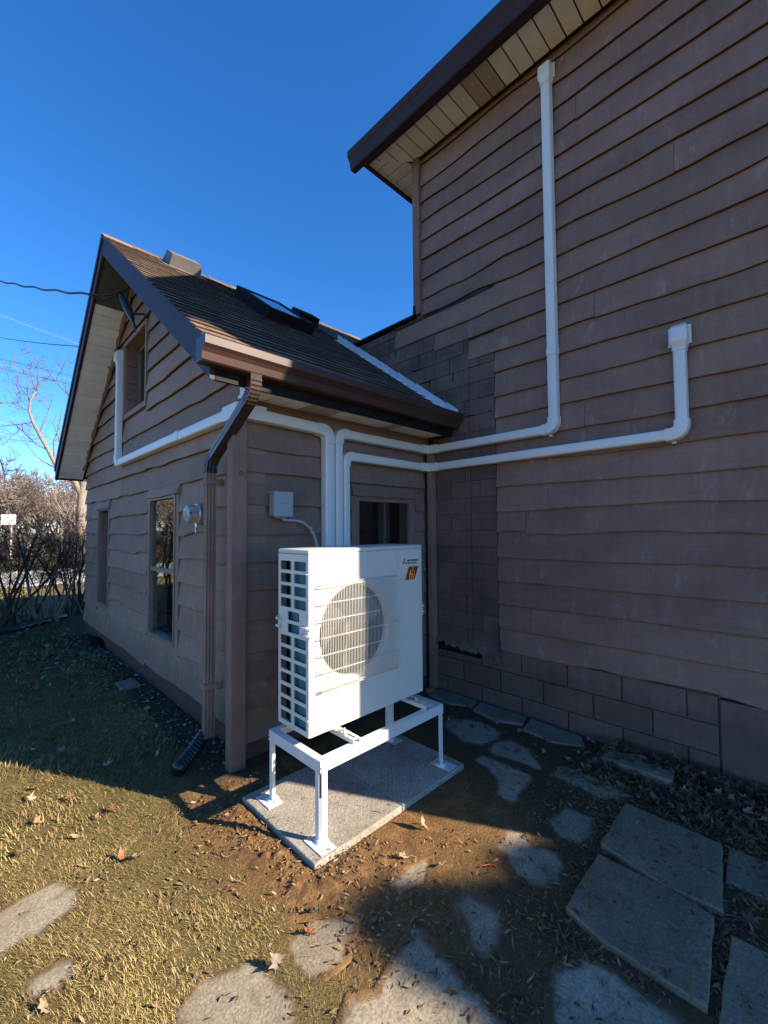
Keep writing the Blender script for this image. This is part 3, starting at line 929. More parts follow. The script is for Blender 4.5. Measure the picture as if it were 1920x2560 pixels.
# window on the rear wall
w = win_frame(annex, P_A, HA[0] - .06, HA[1] + .06, HA[2] - .06, HA[3] + .03, -.034, -.008, .06, SIDA, 'window')
win_frame(w, P_A, HA[0], HA[1], HA[2], HA[3], -.05, -.002, .024, ALU, 'frame')
pane(w, P_A, HA[0] + .02, HA[1] - .02, HA[2] + .02, HA[3] - .02, -.035)
m = MB(); m.box(2.93, 2.955, 2.97, 2.985, HA[2] + .02, HA[3] - .02); m.build('sash_stile', ALU, w)
board(w, P_A, 2.50, 3.36, 1.972, 2.125, SIDA, amp=.016, freq=3.1, seed=921, lip=.020, ztop=2.12)
mb = MB(); vs = []
for i in range(24):
    t = i / 23; xx = 3.0 + t * .16
    vs += [(xx, 3.12 + .012 * math.sin(t * 26), 1.0), (xx, 3.12 + .012 * math.sin(t * 26), 2.0)]
mb.add(vs, [(i * 2, i * 2 + 2, i * 2 + 3, i * 2 + 1) for i in range(23)]); mb.build('curtain', CURT, annex, fix=False)
# roof slabs
mb = MB()
X0, X1 = 1.075, 6.2
def slab(xa, xb, ya, yb, th=.05):
    mb.add([(xa, ya, rz(ya)), (xb, ya, rz(ya)), (xb, yb, rz(yb)), (xa, yb, rz(yb)), (xa, ya, rz(ya) - th), (xb, ya, rz(ya) - th), (xb, yb, rz(yb) - th), (xa, yb, rz(yb) - th)],
           [(0, 1, 2, 3), (7, 6, 5, 4), (0, 4, 5, 1), (1, 5, 6, 2), (2, 6, 7, 3), (3, 7, 4, 0)])
slab(X0, 3.575, 2.57, RY); slab(3.575, X1, 4.29, RY); slab(X0, X1, RY, 8.72)
mb.build('roof_deck', ROOF, annex)
# shingles laid course by course on the near slope
cosS = 1 / math.sqrt(1 + SL * SL); sinS = SL * cosS
expo = .1275
Y0S = 2.525
L_ = (RY - Y0S) / cosS
nc = int(L_ / expo)
TABS = []
for v in range(4):
    rr = random.Random(100 + v)
    wv = .30
    m = MB()
    b0 = rr.uniform(-.004, .004); b1 = rr.uniform(-.004, .004)
    m.add([(0.003, b0, .0), (wv - .003, b1, .0), (wv - .003, expo + .03, .0), (0.003, expo + .03, .0), (0.003, b0, .014 + rr.uniform(0, .004)), (wv - .003, b1, .014 + rr.uniform(0, .004)), (wv - .003, expo + .03, .003), (.003, expo + .03, .003)],
          [(0, 3, 2, 1), (4, 5, 6, 7), (0, 1, 5, 4), (1, 2, 6, 5), (2, 3, 7, 6), (3, 0, 4, 7)])
    m.m = [0, 0, 1, 0, 0, 0]
    TABS.append(m.mesh('shingle', [ROOF, ROOFE]))
cache = {}
def tabmesh(v, a, b):
    key = (v, round(a, 3), round(b, 3))
    if key == (v, 0, .3): return TABS[v]
    if key not in cache:
        me = TABS[v].copy()
        for q in me.vertices: q.co.x = min(max(q.co.x, a + .002), b - .002)
        cache[key] = me
    return cache[key]
slope_m = Matrix(((1, 0, 0), (0, cosS, -sinS), (0, sinS, cosS)))
eul = slope_m.to_euler()
rs = random.Random(5)
extra = MB()
for i in range(nc):
    s = i * expo
    y0 = Y0S + s * cosS; z0 = rz(Y0S) + s * sinS + .002
    xo = 1.062 - [0, .15, .05, .2][i % 4]
    xend = 3.565
    x = xo
    while x < xend:
        a = max(0, 1.062 - x); b = min(.3, xend - x)
        if b - a > .02:
            o = bpy.data.objects.new('shingle', tabmesh(rs.randrange(4), a, b)); COL.objects.link(o)
            o.parent = annex
            o.location = Vector((x, y0, z0)) - ORIGIN[annex.name]
            o.rotation_euler = eul
        x += .30
    if y0 > 4.2:
        x = 3.57
        while x < 6.1:
            q = [Vector((x + .003, 0, .004)), Vector((x + .297, 0, .004)), Vector((x + .297, expo + .03, 0)), Vector((x + .003, expo + .03, 0))]
            vs = [slope_m @ Vector((p.x, p.y, p.z + dz)) + Vector((0, y0, z0)) for dz in (0, .010) for p in q]
            extra.add(vs, [(0, 3, 2, 1), (4, 5, 6, 7), (0, 1, 5, 4), (1, 2, 6, 5), (2, 3, 7, 6), (3, 0, 4, 7)])
            x += .3
extra.build('far_shingles', ROOF, annex, kind='stuff')
# ridge cap pieces
for i in range(17):
    x = 1.06 + i * .3
    m = MB(); m.add([(x, RY - .12, rz(RY - .12) + .018), (x + .31, RY - .12, rz(RY - .12) + .012), (x + .31, RY, RZ + .024), (x, RY, RZ + .03), (x, RY + .12, rz(RY + .12) + .018), (x + .31, RY + .12, rz(RY + .12) + .012)],
                    [(0, 1, 2, 3), (3, 2, 5, 4)])
    m.build('ridge_cap', ROOF, annex, fix=False)
# barge boards, near and far slopes
def barge(ya, yb, x0, x1, top, bot, mat, name='barge_board'):
    m = MB(); m.prism([(x0, ya, rz(ya) + top), (x0, yb, rz(yb) + top), (x0, yb, rz(yb) + bot), (x0, ya, rz(ya) + bot)], (x1 - x0, 0, 0))
    return m.build(name, mat, annex)
barge(2.60, 3.40, 1.066, 1.10, -.006, -.225, FASC); barge(3.402, RY, 1.068, 1.10, -.006, -.225, FASC)
barge(RY, 8.74, 1.066, 1.10, -.006, -.225, FASC)
barge(RY + .002, 8.74, 1.052, 1.066, .004, -.075, FASC, 'rake_trim')
barge(2.56, RY, 1.056, 1.066, .008, -.03, FASC, 'drip_edge')
# eave fascia and gutter
mb = MB(); mb.box(1.104, 3.55, 2.60, 2.625, 2.615, 2.79); mb.build('fascia', BLK, annex)
gutter(annex, (.985, 2.598), (3.56, 2.598), (0, -1), 2.685, 'gutter', 1.15, GUT, .72)
mb = MB(); mb.lathe((1.03, 2.53, 2.852), (0, 0, 1), [(.003, 0), (.008, .004), (.008, .012), (.003, .016)], 8); mb.build('gutter_screw', GUT, annex)
# eave soffit
x = 1.46; i = 0
while x < 3.54:
    x1 = min(x + .152, 3.55)
    soff_strip(annex, [(x, 2.627), (x1 - .012, 2.627), (x1 - .012, 2.955), (x, 2.955)], SOFFP if i in (3, 4, 9) else SOFF, z=2.645 + random.uniform(0, .0015))
    x = x1; i += 1
mb = MB(); mb.box(1.45, 3.56, 2.626, 2.956, 2.66, 2.67); mb.build('soffit_backing', BLK, annex)
for j in range(3):
    ya = 2.63 + j * .105
    m = MB(); m.prism([(1.428, ya, 2.66), (1.428, ya + .098, 2.66), (1.428, ya + .098, rz(ya + .098) - .11), (1.428, ya, rz(ya) - .11)], (.02, 0, 0)); m.build('soffit_panel', SOFF, annex)
mb = MB(); mb.box(1.418, 1.446, 2.626, 2.945, 2.636, 2.662); mb.build('soffit_trim', SOFF, annex)
# rake soffit panels on the far slope and the near slope
def rsoff(y0, y1, mat):
    m = MB(); o_ = -.215
    m.prism([(1.102, y0, rz(y0) + o_), (1.102, y1, rz(y1) + o_), (1.435, y1, rz(y1) + o_), (1.435, y0, rz(y0) + o_)], (0, 0, .012)); m.build('soffit_panel', mat, annex)
y = RY + .26
GAPM = m_simple('dark_green_gable_panel', (.085, .09, .075), .8, var=.1)
m = MB(); m.prism([(1.102, RY, RZ - .218), (1.102, RY + .50, rz(RY + .50) - .218), (1.40, RY + .50, rz(RY + .50) - .218), (1.40, RY, RZ - .218)], (0, 0, .010)); m.build('gable_panel', GAPM, annex)
y = RY + .50
while y < 8.70:
    y1 = min(y + .118, 8.72)
    rsoff(y, y1 - .012, SOFF); y = y1
y = 2.64
while y < RY - .05:
    y1 = min(y + .4, RY); rsoff(y, y1 - .006, SOFF); y = y1
mb = MB()
for ya, yb in ((RY, 8.72), (2.64, RY)):
    mb.prism([(1.102, ya, rz(ya) - .19), (1.102, yb, rz(yb) - .19), (1.44, yb, rz(yb) - .19), (1.44, ya, rz(ya) - .19)], (0, 0, .01))
mb.build('soffit_backing', BLK, annex)
# chipped trim where the far rake soffit meets the wall
mb = MB(); pth = []; rad = []
for i in range(60):
    t = i / 59; y = RY + .02 + t * 2.86
    pth.append((1.425 + .006 * float(vnoise(t * 40, 2, 2)), y, rz(y) - .245 + .010 * float(vnoise(t * 33, 5, 3)))); rad.append(.022 + .012 * float(vnoise(t * 60, 7, 5)))
mb.tube(pth, rad, 6); mb.build('rake_trim', SIDA, annex)
# fascia end and far eave return
mb = MB(); mb.prism([(1.10, 8.70, rz(8.70) - .225), (1.10, 8.73, rz(8.73) - .225), (1.10, 8.73, rz(8.73) - .02), (1.10, 8.70, rz(8.70) - .02)], (4.6, 0, 0)); mb.build('fascia', FASC, annex)
mb = MB(); mb.box(1.44, 5.6, 8.48, 8.70, 2.52, 2.535); mb.build('soffit_panel', SOFF, annex)
# step flashing against the main wall
for i in range(14):
    ya = 2.50 + i * .138
    m = MB(); jj = random.uniform(-.006, .006)
    m.prism([(3.536, ya, rz(ya) + .018), (3.536, ya + .143, rz(ya + .143) + .018), (3.536, ya + .143, rz(ya + .143) + .105 + jj), (3.536, ya + .002, rz(ya) + .098 + jj)], (.003, 0, 0))
    m.add([(3.47, ya, rz(ya) + .019), (3.536, ya, rz(ya) + .019), (3.536, ya + .14, rz(ya + .14) + .019), (3.47, ya + .14, rz(ya + .14) + .019)], [(0, 1, 2, 3)])
    m.build('flashing', FLASH, annex, fix=False)
# sealed dark strip above the flashing
# skylight
def onroof(x, s, h):
    """x along ridge, s up the slope from y=2.475, h off the surface"""
    p = slope_m @ Vector((x, s, h)); return Vector((p.x, p.y + 2.475, p.z + rz(2.475)))
def rbox(m, x0, x1, s0, s1, h0, h1):
    vs = [onroof(x, s, hh) for hh in (h0, h1) for (x, s) in ((x0, s0), (x1, s0), (x1, s1), (x0, s1))]
    return m.add(vs, [(0, 3, 2, 1), (4, 5, 6, 7), (0, 1, 5, 4), (1, 2, 6, 5), (2, 3, 7, 6), (3, 0, 4, 7)])
sx0, sx1, ss0, ss1 = 2.33, 2.93, 2.10, 3.08
m = MB()
rbox(m, sx0, sx0 + .06, ss0, ss1, 0, .13); rbox(m, sx1 - .06, sx1, ss0, ss1, 0, .13); rbox(m, sx0 + .06, sx1 - .06, ss0, ss0 + .06, 0, .13); rbox(m, sx0 + .06, sx1 - .06, ss1 - .06, ss1, 0, .13)
sk = m.build('skylight', BLK, annex)
m = MB(); rbox(m, sx0 + .05, sx1 - .05, ss0 + .05, ss1 - .05, .115, .121); m.build('pane', GLASS, sk)
m = MB(); rbox(m, sx0 + .06, sx1 - .06, ss0 + .06, ss1 - .06, .02, .025); m.build('skylight_well', DARKIN, sk)
m = MB(); rbox(m, sx0 - .08, sx1 + .08, ss0 - .1, ss1 + .08, .012, .017); m.build('skylight_flashing', BLK, sk)
# roof vents
def vent(x0, x1, s0, s1, h, mat):
    m = MB()
    vs = [onroof(x, s, 0) for (x, s) in ((x0, s0), (x1, s0), (x1, s1), (x0, s1))] + [onroof(x0 + .01, s0 + .0, h), onroof(x1 - .01, s0 + .0, h), onroof(x1 - .02, s1 - .05, h * 1.0), onroof(x0 + .02, s1 - .05, h)]
    m.add(vs, [(0, 3, 2, 1), (4, 5, 6, 7), (0, 1, 5, 4), (1, 2, 6, 5), (2, 3, 7, 6), (3, 0, 4, 7)])
    v = m.build('roof_vent', mat, annex)
    m = MB(); rbox(m, x0 - .07, x1 + .07, s0 - .07, s1 + .07, .014, .018); m.build('vent_flange', mat, v)
    return v
vent(1.66, 2.02, 3.42, 3.74, .15, VENTM)
vent(3.16, 3.50, 2.95, 3.24, .14, BLK)
# downspout
def drect(w, h, rib=.004):
    p = []
    for k_ in range(7): p.append((-w / 2 + w * k_ / 6, -h / 2 + (rib if k_ in (1, 3, 5) else 0)))
    for k_ in range(1, 5): p.append((w / 2 - (rib if k_ in (2,) else 0), -h / 2 + h * k_ / 4))
    for k_ in range(1, 7): p.append((w / 2 - w * k_ / 6, h / 2 - (rib if k_ in (1, 3, 5) else 0)))
    for k_ in range(1, 4): p.append((-w / 2 + (rib if k_ in (2,) else 0), h / 2 - h * k_ / 4))
    return p
def elbow(p0, p1, p2, r, n=9):
    p0, p1, p2 = Vector(p0), Vector(p1), Vector(p2)
    d1 = (p1 - p0).normalized(); d2 = (p2 - p1).normalized()
    a = p1 - d1 * r; b = p1 + d2 * r
    return [(a * (1 - t) ** 2 + p1 * 2 * t * (1 - t) + b * t * t) for t in [i / (n - 1) for i in range(n)]]
dx_ = 1.335
T0, T1, T2, T3 = (dx_, 2.545, 2.70), (dx_, 2.545, 2.57), (dx_ + .005, 3.24, 2.20), (dx_ + .005, 3.24, .14)
e1 = elbow(T0, T1, T2, .095, 15); e2 = elbow(T1, T2, T3, .085, 15)
def crimp(n, w, h):
    return [drect(w * (1 + (.05 if i % 2 else -.03)), h * (1 + (.07 if i % 2 else -.05))) for i in range(n)]
m = MB(); m.sweep([T0] + e1, (1, 0, 0), [drect(.078, .062)] + crimp(15, .078, .062)); m.sweep([e1[-1], e2[0]], (1, 0, 0), drect(.078, .062)); m.sweep(e2, (1, 0, 0), crimp(15, .08, .064))
dsp = m.build('downspout', GUTD, annex)
m = MB(); m.sweep([e2[-1] + Vector((0, 0, .02)), Vector(T3)], (1, 0, 0), drect(.074, .058)); m.build('lower_pipe', SIDC, dsp)
for zz in (2.03, .50):
    m = MB(); m.box(dx_ - .04, dx_ + .10, 3.24 - .036, 3.24 - .032, zz, zz + .035); m.box(dx_ - .042, dx_ - .037, 3.208, 3.275, zz, zz + .035); m.box(dx_ + .045, dx_ + .10, 3.20, 3.204, zz - .02, zz + .04)
    m.build('strap', SIDC, dsp)

# ------------------------------------------------------------------ line-set covers
print('ducts')
def dprof(w, h, r=.014):
    """profile: a across (along axis), b out from the wall"""
    p = [(-w / 2, 0)]
    for k_ in range(4):
        t = math.pi / 2 * k_ / 3; p.append((-w / 2 + r - r * math.cos(t), h - r + r * math.sin(t)))
    for k_ in range(4):
        t = math.pi / 2 * k_ / 3; p.append((w / 2 - r + r * math.sin(t), h - r + r * math.cos(t)))
    p.append((w / 2, 0))
    return p
def dseg(parent, P, a, b, w, h, name='duct_section', grow=0, mat=DUCT):
    """straight cover from (u,z) a to b on wall P"""
    d = (Vector((b[0], b[1])) - Vector((a[0], a[1]))).normalized()
    n = Vector((-d.y, d.x))
    vs = []
    pr = dprof(w + grow * 2, h + grow)
    for q in (a, b):
        for s_, o_ in pr: vs.append(P(q[0] + n.x * s_, q[1] + n.y * s_, o_ - .004))
    k_ = len(pr)
    m = MB(); m.add(vs, [(i, (i + 1) % k_, k_ + (i + 1) % k_, k_ + i) for i in range(k_)] + [tuple(range(k_ - 1, -1, -1)), tuple(range(k_, 2 * k_))])
    return m.build(name, mat, parent, smooth=True)
def delbow(parent, P, a, c, b, w, h, grow=.0065):
    """flat rounded corner piece: along a->c->b in the wall plane"""
    A, C_, B = (Vector((q[0], q[1], 0)) for q in (a, c, b))
    pts = elbow(A, C_, B, w * .95, 9)
    d1 = (C_ - A).normalized(); d2 = (B - C_).normalized()
    pts = [C_ - d1 * w * 1.25] + pts + [C_ + d2 * w * 1.25]
    pr = dprof(w + grow * 2, h + grow); k_ = len(pr)
    vs = []; fs = []
    for i, p in enumerate(pts):
        t = (pts[min(i + 1, len(pts) - 1)] - pts[max(0, i - 1)]).normalized(); n = Vector((-t.y, t.x, 0))
        for s_, o_ in pr: vs.append(P(p.x + n.x * s_, p.y + n.y * s_, o_ - .004))
    for i in range(len(pts) - 1):
        for j in range(k_): fs.append((i * k_ + j, i * k_ + (j + 1) % k_, (i + 1) * k_ + (j + 1) % k_, (i + 1) * k_ + j))
    fs += [tuple(range(k_ - 1, -1, -1)), tuple((len(pts) - 1) * k_ + j for j in range(k_))]
    m = MB(); m.add(vs, fs); return m.build('elbow', DUCT, parent, smooth=True)
def dcap(parent, P, u, z, w, h):
    """wall entry cap on top of a vertical run ending at z"""
    m = MB(); vs = []; k_ = None
    lv = [(-.03, w + .008, h + .004), (.0, w + .010, h + .006), (.02, w + .03, h + .022), (.05, w + .034, h + .026), (.13, w + .030, h + .016), (.16, w + .012, h - .02), (.168, w - .01, h - .05)]
    for dz, ww, hh in lv:
        pr = dprof(ww, max(hh, .012), .018 if hh > .04 else .005); k_ = len(pr)
        for s_, o_ in pr: vs.append(P(u + s_, z + dz, o_ - .004))
    fs = []
    for i in range(len(lv) - 1):
        for j in range(k_): fs.append((i * k_ + j, i * k_ + (j + 1) % k_, (i + 1) * k_ + (j + 1) % k_, (i + 1) * k_ + j))
    fs += [tuple(range(k_ - 1, -1, -1)), tuple((len(lv) - 1) * k_ + j for j in range(k_))]
    m.add(vs, fs)
    e = m.build('wall_cap', DUCT, parent, smooth=True)
    f = MB(); f.prism([P(u - w / 2 - .03, z + .02, .0), P(u + w / 2 + .03, z + .02, .0), P(u + w / 2 + .03, z + .15, .0), P(u - w / 2 - .03, z + .15, .0)], Vector(P(0, 0, .012)) - Vector(P(0, 0, 0))); f.build('flange', DUCT, e)
    return e
def dscrew(parent, P, u, z, o):
    m = MB(); a = Vector(P(u, z, o)); m.lathe(a, Vector(P(0, 0, 1)) - Vector(P(0, 0, 0)), [(.004, -.001), (.004, .001), (.002, .002)], 8); m.build('screw', ZINC, parent)
H = .068
# cover 1: gable window -> round the post -> down to the unit
d1 = thing('line_set_cover', 'white line cover from the gable window, round the corner post, down behind the unit', 'pipe cover', (1.4, 6.3, 2.5), 'white line covers on the brown walls')
W1 = .088
dcap(d1, P_C, 6.30, 3.86, W1, H)
dseg(d1, P_C, (6.30, 3.86), (6.30, 2.64), W1, H)
delbow(d1, P_C, (6.30, 3.86), (6.30, 2.545), (3.2, 2.545), W1, H)
dseg(d1, P_C, (6.22, 2.545), (4.12, 2.545), W1, H); dseg(d1, P_C, (4.14, 2.545), (4.06, 2.545), W1, H, 'coupling', .005); dseg(d1, P_C, (4.08, 2.54), (3.05, 2.538), W1, H)
m = MB()
cz0, cz1 = 2.484, 2.592
m.prism([(1.366, 3.10, cz0), (1.366, 2.872, cz0), (1.378, 2.858, cz0), (1.60, 2.858, cz0), (1.60, 2.935, cz0), (1.445, 2.935, cz0), (1.445, 3.10, cz0)], (0, 0, cz1 - cz0))
m.build('corner_piece', DUCT, d1)
ZA1, V1 = 2.515, 2.205
dseg(d1, P_A, (1.50, ZA1 + .018), (V1 - .05, ZA1), W1, H)
delbow(d1, P_A, (1.5, ZA1), (V1, ZA1), (V1, 1.2), .09, H)
dseg(d1, P_A, (V1, ZA1 - .08), (V1, 1.0), .098, H)
dscrew(d1, P_A, V1 - .02, ZA1 - .05, H)
# cover 2: up the main wall to the soffit
d2 = thing('line_set_cover', 'white line cover that climbs the right-hand wall all the way up to the soffit', 'pipe cover', (2.3, 2.9, 1.0), 'white line covers on the brown walls')
V2, Z2, U2 = 2.305, 2.512, 1.53
dseg(d2, P_A, (V2, 1.0), (V2, Z2 - .07), .078, H)
delbow(d2, P_A, (V2, 1.2), (V2, Z2), (3.4, Z2), .078, H)
dseg(d2, P_A, (V2 + .06, Z2), (3.515, Z2), .078, H)
def inner_corner(parent, z, w):
    m = MB(); h0, h1 = z - w / 2 - .004, z + w / 2 + .004
    m.prism([(3.40, 2.93, h0), (3.40, 2.93 - H - .004, h0), (3.57 - H - .004, 2.93 - H - .004, h0), (3.57 - H - .004, 2.76, h0), (3.57, 2.76, h0), (3.57, 2.93, h0)], (0, 0, h1 - h0)); m.build('corner_piece', DUCT, parent)
inner_corner(d2, Z2, .078)
dseg(d2, P_B, (2.80, Z2), (U2 + .07, Z2), .078, H)
delbow(d2, P_B, (2.8, Z2), (U2, Z2), (U2, 3.5), .08, H)
dseg(d2, P_B, (U2, Z2 + .07), (U2, 3.16), .078, H); dseg(d2, P_B, (U2, 3.14), (U2, 3.20), .078, H, 'coupling', .005); dseg(d2, P_B, (U2, 3.18), (U2, 5.55), .078, H)
dcap(d2, P_B, U2, 5.56, .078, H)
# cover 3: short riser on the main wall
d3 = thing('line_set_cover', 'short white line cover ending in a wall cap low on the right-hand wall', 'pipe cover', (2.4, 2.9, 1.0), 'white line covers on the brown walls')
V3, Z3, U3 = 2.388, 2.322, .632
dseg(d3, P_A, (V3, 1.0), (V3, Z3 - .07), .070, H)
delbow(d3, P_A, (V3, 1.2), (V3, Z3), (3.4, Z3), .070, H)
dseg(d3, P_A, (V3 + .06, Z3), (3.515, Z3), .078, H)
inner_corner(d3, Z3, .078)
dseg(d3, P_B, (2.80, Z3), (U3 + .07, Z3), .078, H)
delbow(d3, P_B, (2.8, Z3), (U3, Z3), (U3, 3.2), .078, H)
dseg(d3, P_B, (U3, Z3 + .07), (U3, 2.93), .074, H)
dcap(d3, P_B, U3, 2.93, .076, H)
for dd, P, u, z in ((d2, P_B, U2 + .005, Z2 - .02), (d2, P_B, U2 - .02, 3.17), (d3, P_B, U3, Z3 - .02), (d2, P_A, V2 - .01, Z2 - .02), (d3, P_A, V3 - .01, Z3 - .02), (d3, P_B, U3 - .02, 2.92)):
    dscrew(dd, P, u, z, H + .002)
for dd, u, z in ((d2, U2 + .03, Z2 - .05), (d3, U3 + .05, Z3 - .05)):
    m = MB(); m.box(3.535, 3.57, u - .012, u + .012, z - .012, z); m.build('clip', DUCT, dd)

# ------------------------------------------------------------------ disconnect box, meter
bx = thing('disconnect_box', 'small grey electrical disconnect box with a curved whip on the wall behind the unit', 'electrical box', (1.735, 2.9, 1.78))
m = MB(); m.bbox(1.66, 1.808, 2.845, 2.928, 1.782, 1.955, .006); m.build('housing', GREYBOX, bx)
m = MB(); m.bbox(1.652, 1.816, 2.832, 2.846, 1.776, 1.962, .004); m.bbox(1.652, 1.816, 2.836, 2.925, 1.956, 1.968, .003); c_ = m.build('cover', GREYBOX, bx)
m = MB(); m.bbox(1.70, 1.765, 2.824, 2.833, 1.875, 1.918, .004); m.build('handle', GREYBOX, c_)
m = MB(); m.bbox(1.70, 1.775, 2.870, 2.925, 1.765, 1.783, .004); m.build('hub', GREYBOX, bx)
pth = [(1.755, 2.90, 1.775), (1.765, 2.90, 1.757), (1.80, 2.895, 1.752), (1.87, 2.89, 1.75), (1.94, 2.885, 1.735), (2.0, 2.88, 1.69), (2.04, 2.875, 1.63), (2.065, 2.87, 1.55), (2.07, 2.8, 1.42), (2.08, 2.6, 1.3), (2.1, 2.42, 1.2)]
m = MB(); m.tube(pth, .0115, 10); m.build('whip', GREYCON, bx, smooth=True)
m = MB(); m.lathe((2.0, 2.88, 1.69), (.6, -.05, -.75), [(.015, -.006), (.015, .006)], 12); m.box(2.005, 2.03, 2.885, 2.925, 1.685, 1.70); m.build('clamp', ZINC, bx)

mt = thing('electric_meter', 'round glass electric meter on the gable wall beside the downspout', 'meter', (1.40, 3.62, 1.82))
mc = Vector((1.445, 3.66, 1.815))
m = MB(); m.lathe(mc, (-1, 0, 0), [(.085, 0), (.09, .012), (.09, .045), (.083, .052), (.078, .052)], 28); m.build('base_ring', ZINC, mt, smooth=True)
GLM = m_simple('clouded_meter_glass', (.36, .36, .34), .35, var=.3, scale=25, coat=.15)
m = MB(); m.lathe(mc, (-1, 0, 0), [(.076, .050), (.076, .10), (.070, .125), (.05, .137), (.0, .14)], 28); m.build('dome', GLM, mt, smooth=True)
m = MB(); m.lathe(mc, (-1, 0, 0), [(.03, .139), (.03, .143), (.022, .144), (.02, .1435)], 18); m.build('dial', GREYBOX, mt)
m = MB(); m.box(1.318, 1.33, 3.575, 3.59, 1.81, 1.83); m.build('seal', INK, mt)
m = MB(); m.tube([(1.40, 3.66, 1.735), (1.40, 3.66, 1.70), (1.39, 3.64, 1.685), (1.39, 3.63, 1.66), (1.395, 3.65, 1.64)], [.012, .014, .010, .008, .006], 8); m.build('hook', ZINC, mt, smooth=True)

# ------------------------------------------------------------------ concrete pads
def padslab(x0, x1, label):
    m = MB(); m.bbox(x0, x1, PADR[2], PADR[3], -.03, .035, .006)
    return tag(m.build('concrete_pad', PAD), label, 'concrete pad', 'ribbed pads under the stand')
padslab(PADR[0], 1.895, 'ribbed concrete pad under the sunlit left legs of the stand')
padslab(1.899, PADR[1], 'ribbed concrete pad under the shaded right legs of the stand')

# ------------------------------------------------------------------ stand
print('stand and unit')
st = thing('equipment_stand', 'white metal equipment stand with four footed legs on concrete pads', 'stand', (1.885, 2.13, .035))
SX0, SX1, SY0, SY1, SZ = 1.366, 2.412, 1.872, 2.398, .458
def angle_beam(a, b, inward, name='beam'):
    """steel angle: vertical face outside, flange inward"""
    a = Vector(a); b = Vector(b); i_ = Vector(inward)
    z = Vector((0, 0, 1)); t = .004
    pr = [Vector((0, 0, 0)), i_ * .045, i_ * .045 - z * t, i_ * t - z * t, i_ * t - z * .062, -z * .062]
    m = MB(); k_ = len(pr)
    m.add([a + p for p in pr] + [b + p for p in pr], [(i, (i + 1) % k_, k_ + (i + 1) % k_, k_ + i) for i in range(k_)] + [tuple(range(k_ - 1, -1, -1)), tuple(range(k_, 2 * k_))])
    m.build(name, STANDW, st)
angle_beam((SX0, SY0, SZ), (SX1, SY0, SZ), (0, 1, 0)); angle_beam((SX0, SY1, SZ), (SX1, SY1, SZ), (0, -1, 0))
angle_beam((SX0 - .001, SY0 + .002, SZ - .0015), (SX0 - .001, SY1 - .002, SZ - .0015), (1, 0, 0)); angle_beam((SX1 + .001, SY0 + .002, SZ - .0015), (SX1 + .001, SY1 - .002, SZ - .0015), (-1, 0, 0))
def leg(x, y, sx, sy):
    """angle leg, rounded outer corner, slot in the corner face"""
    x -= sx * .004; y -= sy * .004
    w, t, cchm = .046, .004, .016
    pr = [(w, 0), (cchm, 0), (0, cchm), (0, w), (t, w), (t, cchm + t * .4), (cchm + t * .4, t), (w, t)]
    m = MB(); k_ = len(pr)
    lo, hi = .042, SZ - .004
    m.add([(x + sx * a, y + sy * b, z) for z in (lo, hi) for a, b in pr], [(i, (i + 1) % k_, k_ + (i + 1) % k_, k_ + i) for i in range(k_)] + [tuple(range(k_ - 1, -1, -1)), tuple(range(k_, 2 * k_))])
    lg = m.build('leg', STANDW, st)
    n = Vector((-sx, -sy, 0)).normalized(); mid = Vector((x + sx * cchm / 2, y + sy * cchm / 2, 0)); tt = Vector((-n.y, n.x, 0))
    m = MB(); s0 = mid + n * .0006
    m.prism([s0 + tt * .004 + Vector((0, 0, .27)), s0 - tt * .004 + Vector((0, 0, .27)), s0 - tt * .004 + Vector((0, 0, .40)), s0 + tt * .004 + Vector((0, 0, .40))], n * .0008)
    m.build('slot', INK, lg)
    for zz in (.425, .40):
        m = MB(); m.lathe(mid + Vector((0, 0, zz)), n, [(.009, 0), (.009, .002), (.0075, .003), (.0075, .009), (.004, .012)], 6); m.build('bolt', ZINC, lg)
    cx, cy = x + sx * .012, y + sy * .022
    m = MB(); px0, px1, py0, py1 = sorted((x - .045, x + .05)) + sorted((y - .08 + sy * .01, y + .08 + sy * .01))
    m.bbox(px0, px1, py0, py1, .036, .0405, .0018); m.build('base_plate', STANDW, lg)
    m = MB(); m.lathe((x + sx * .018, y + sy * .018, .0405), (0, 0, 1), [(.040, 0), (.036, .004), (.030, .010), (.026, .014)], 14); m.build('foot_weld', STANDW, lg)
    for k_ in range(2):
        m = MB(); m.lathe((x + sx * .01, y + (-.06 if k_ else .065), .0405), (0, 0, 1), [(.007, 0), (.007, .005), (.004, .006)], 6); m.build('anchor', ZINC, lg)
leg(SX0, SY0, 1, 1); leg(SX1, SY0, -1, 1); leg(SX0, SY1, 1, -1); leg(SX1, SY1, -1, -1)
for rx in (1.63, 2.27):
    m = MB(); z0, z1 = SZ + .001, SZ + .026
    m.box(rx - .026, rx - .008, SY0 + .012, SY1 - .01, z1 - .003, z1); m.box(rx + .008, rx + .026, SY0 + .012, SY1 - .01, z1 - .003, z1)
    m.box(rx - .026, rx - .022, SY0 + .012, SY1 - .01, z0, z1 - .003); m.box(rx + .022, rx + .026, SY0 + .012, SY1 - .01, z0, z1 - .003)
    m.box(rx - .008, rx + .008, SY0 + .012, SY0 + .03, z1 - .003, z1); m.box(rx - .008, rx + .008, 2.02, 2.3, z1 - .003, z1)
    rl = m.build('rail', STANDW, st)
    for by in (1.995, 2.39):
        m = MB(); m.bbox(rx - .022, rx + .022, by - .03, by + .03, z1 + .001, z1 + .006, .0015); m.lathe((rx, by, z1 + .006), (0, 0, 1), [(.011, 0), (.011, .008), (.006, .009), (.006, .018)], 6)
        m.build('clamp', ZINC, rl)

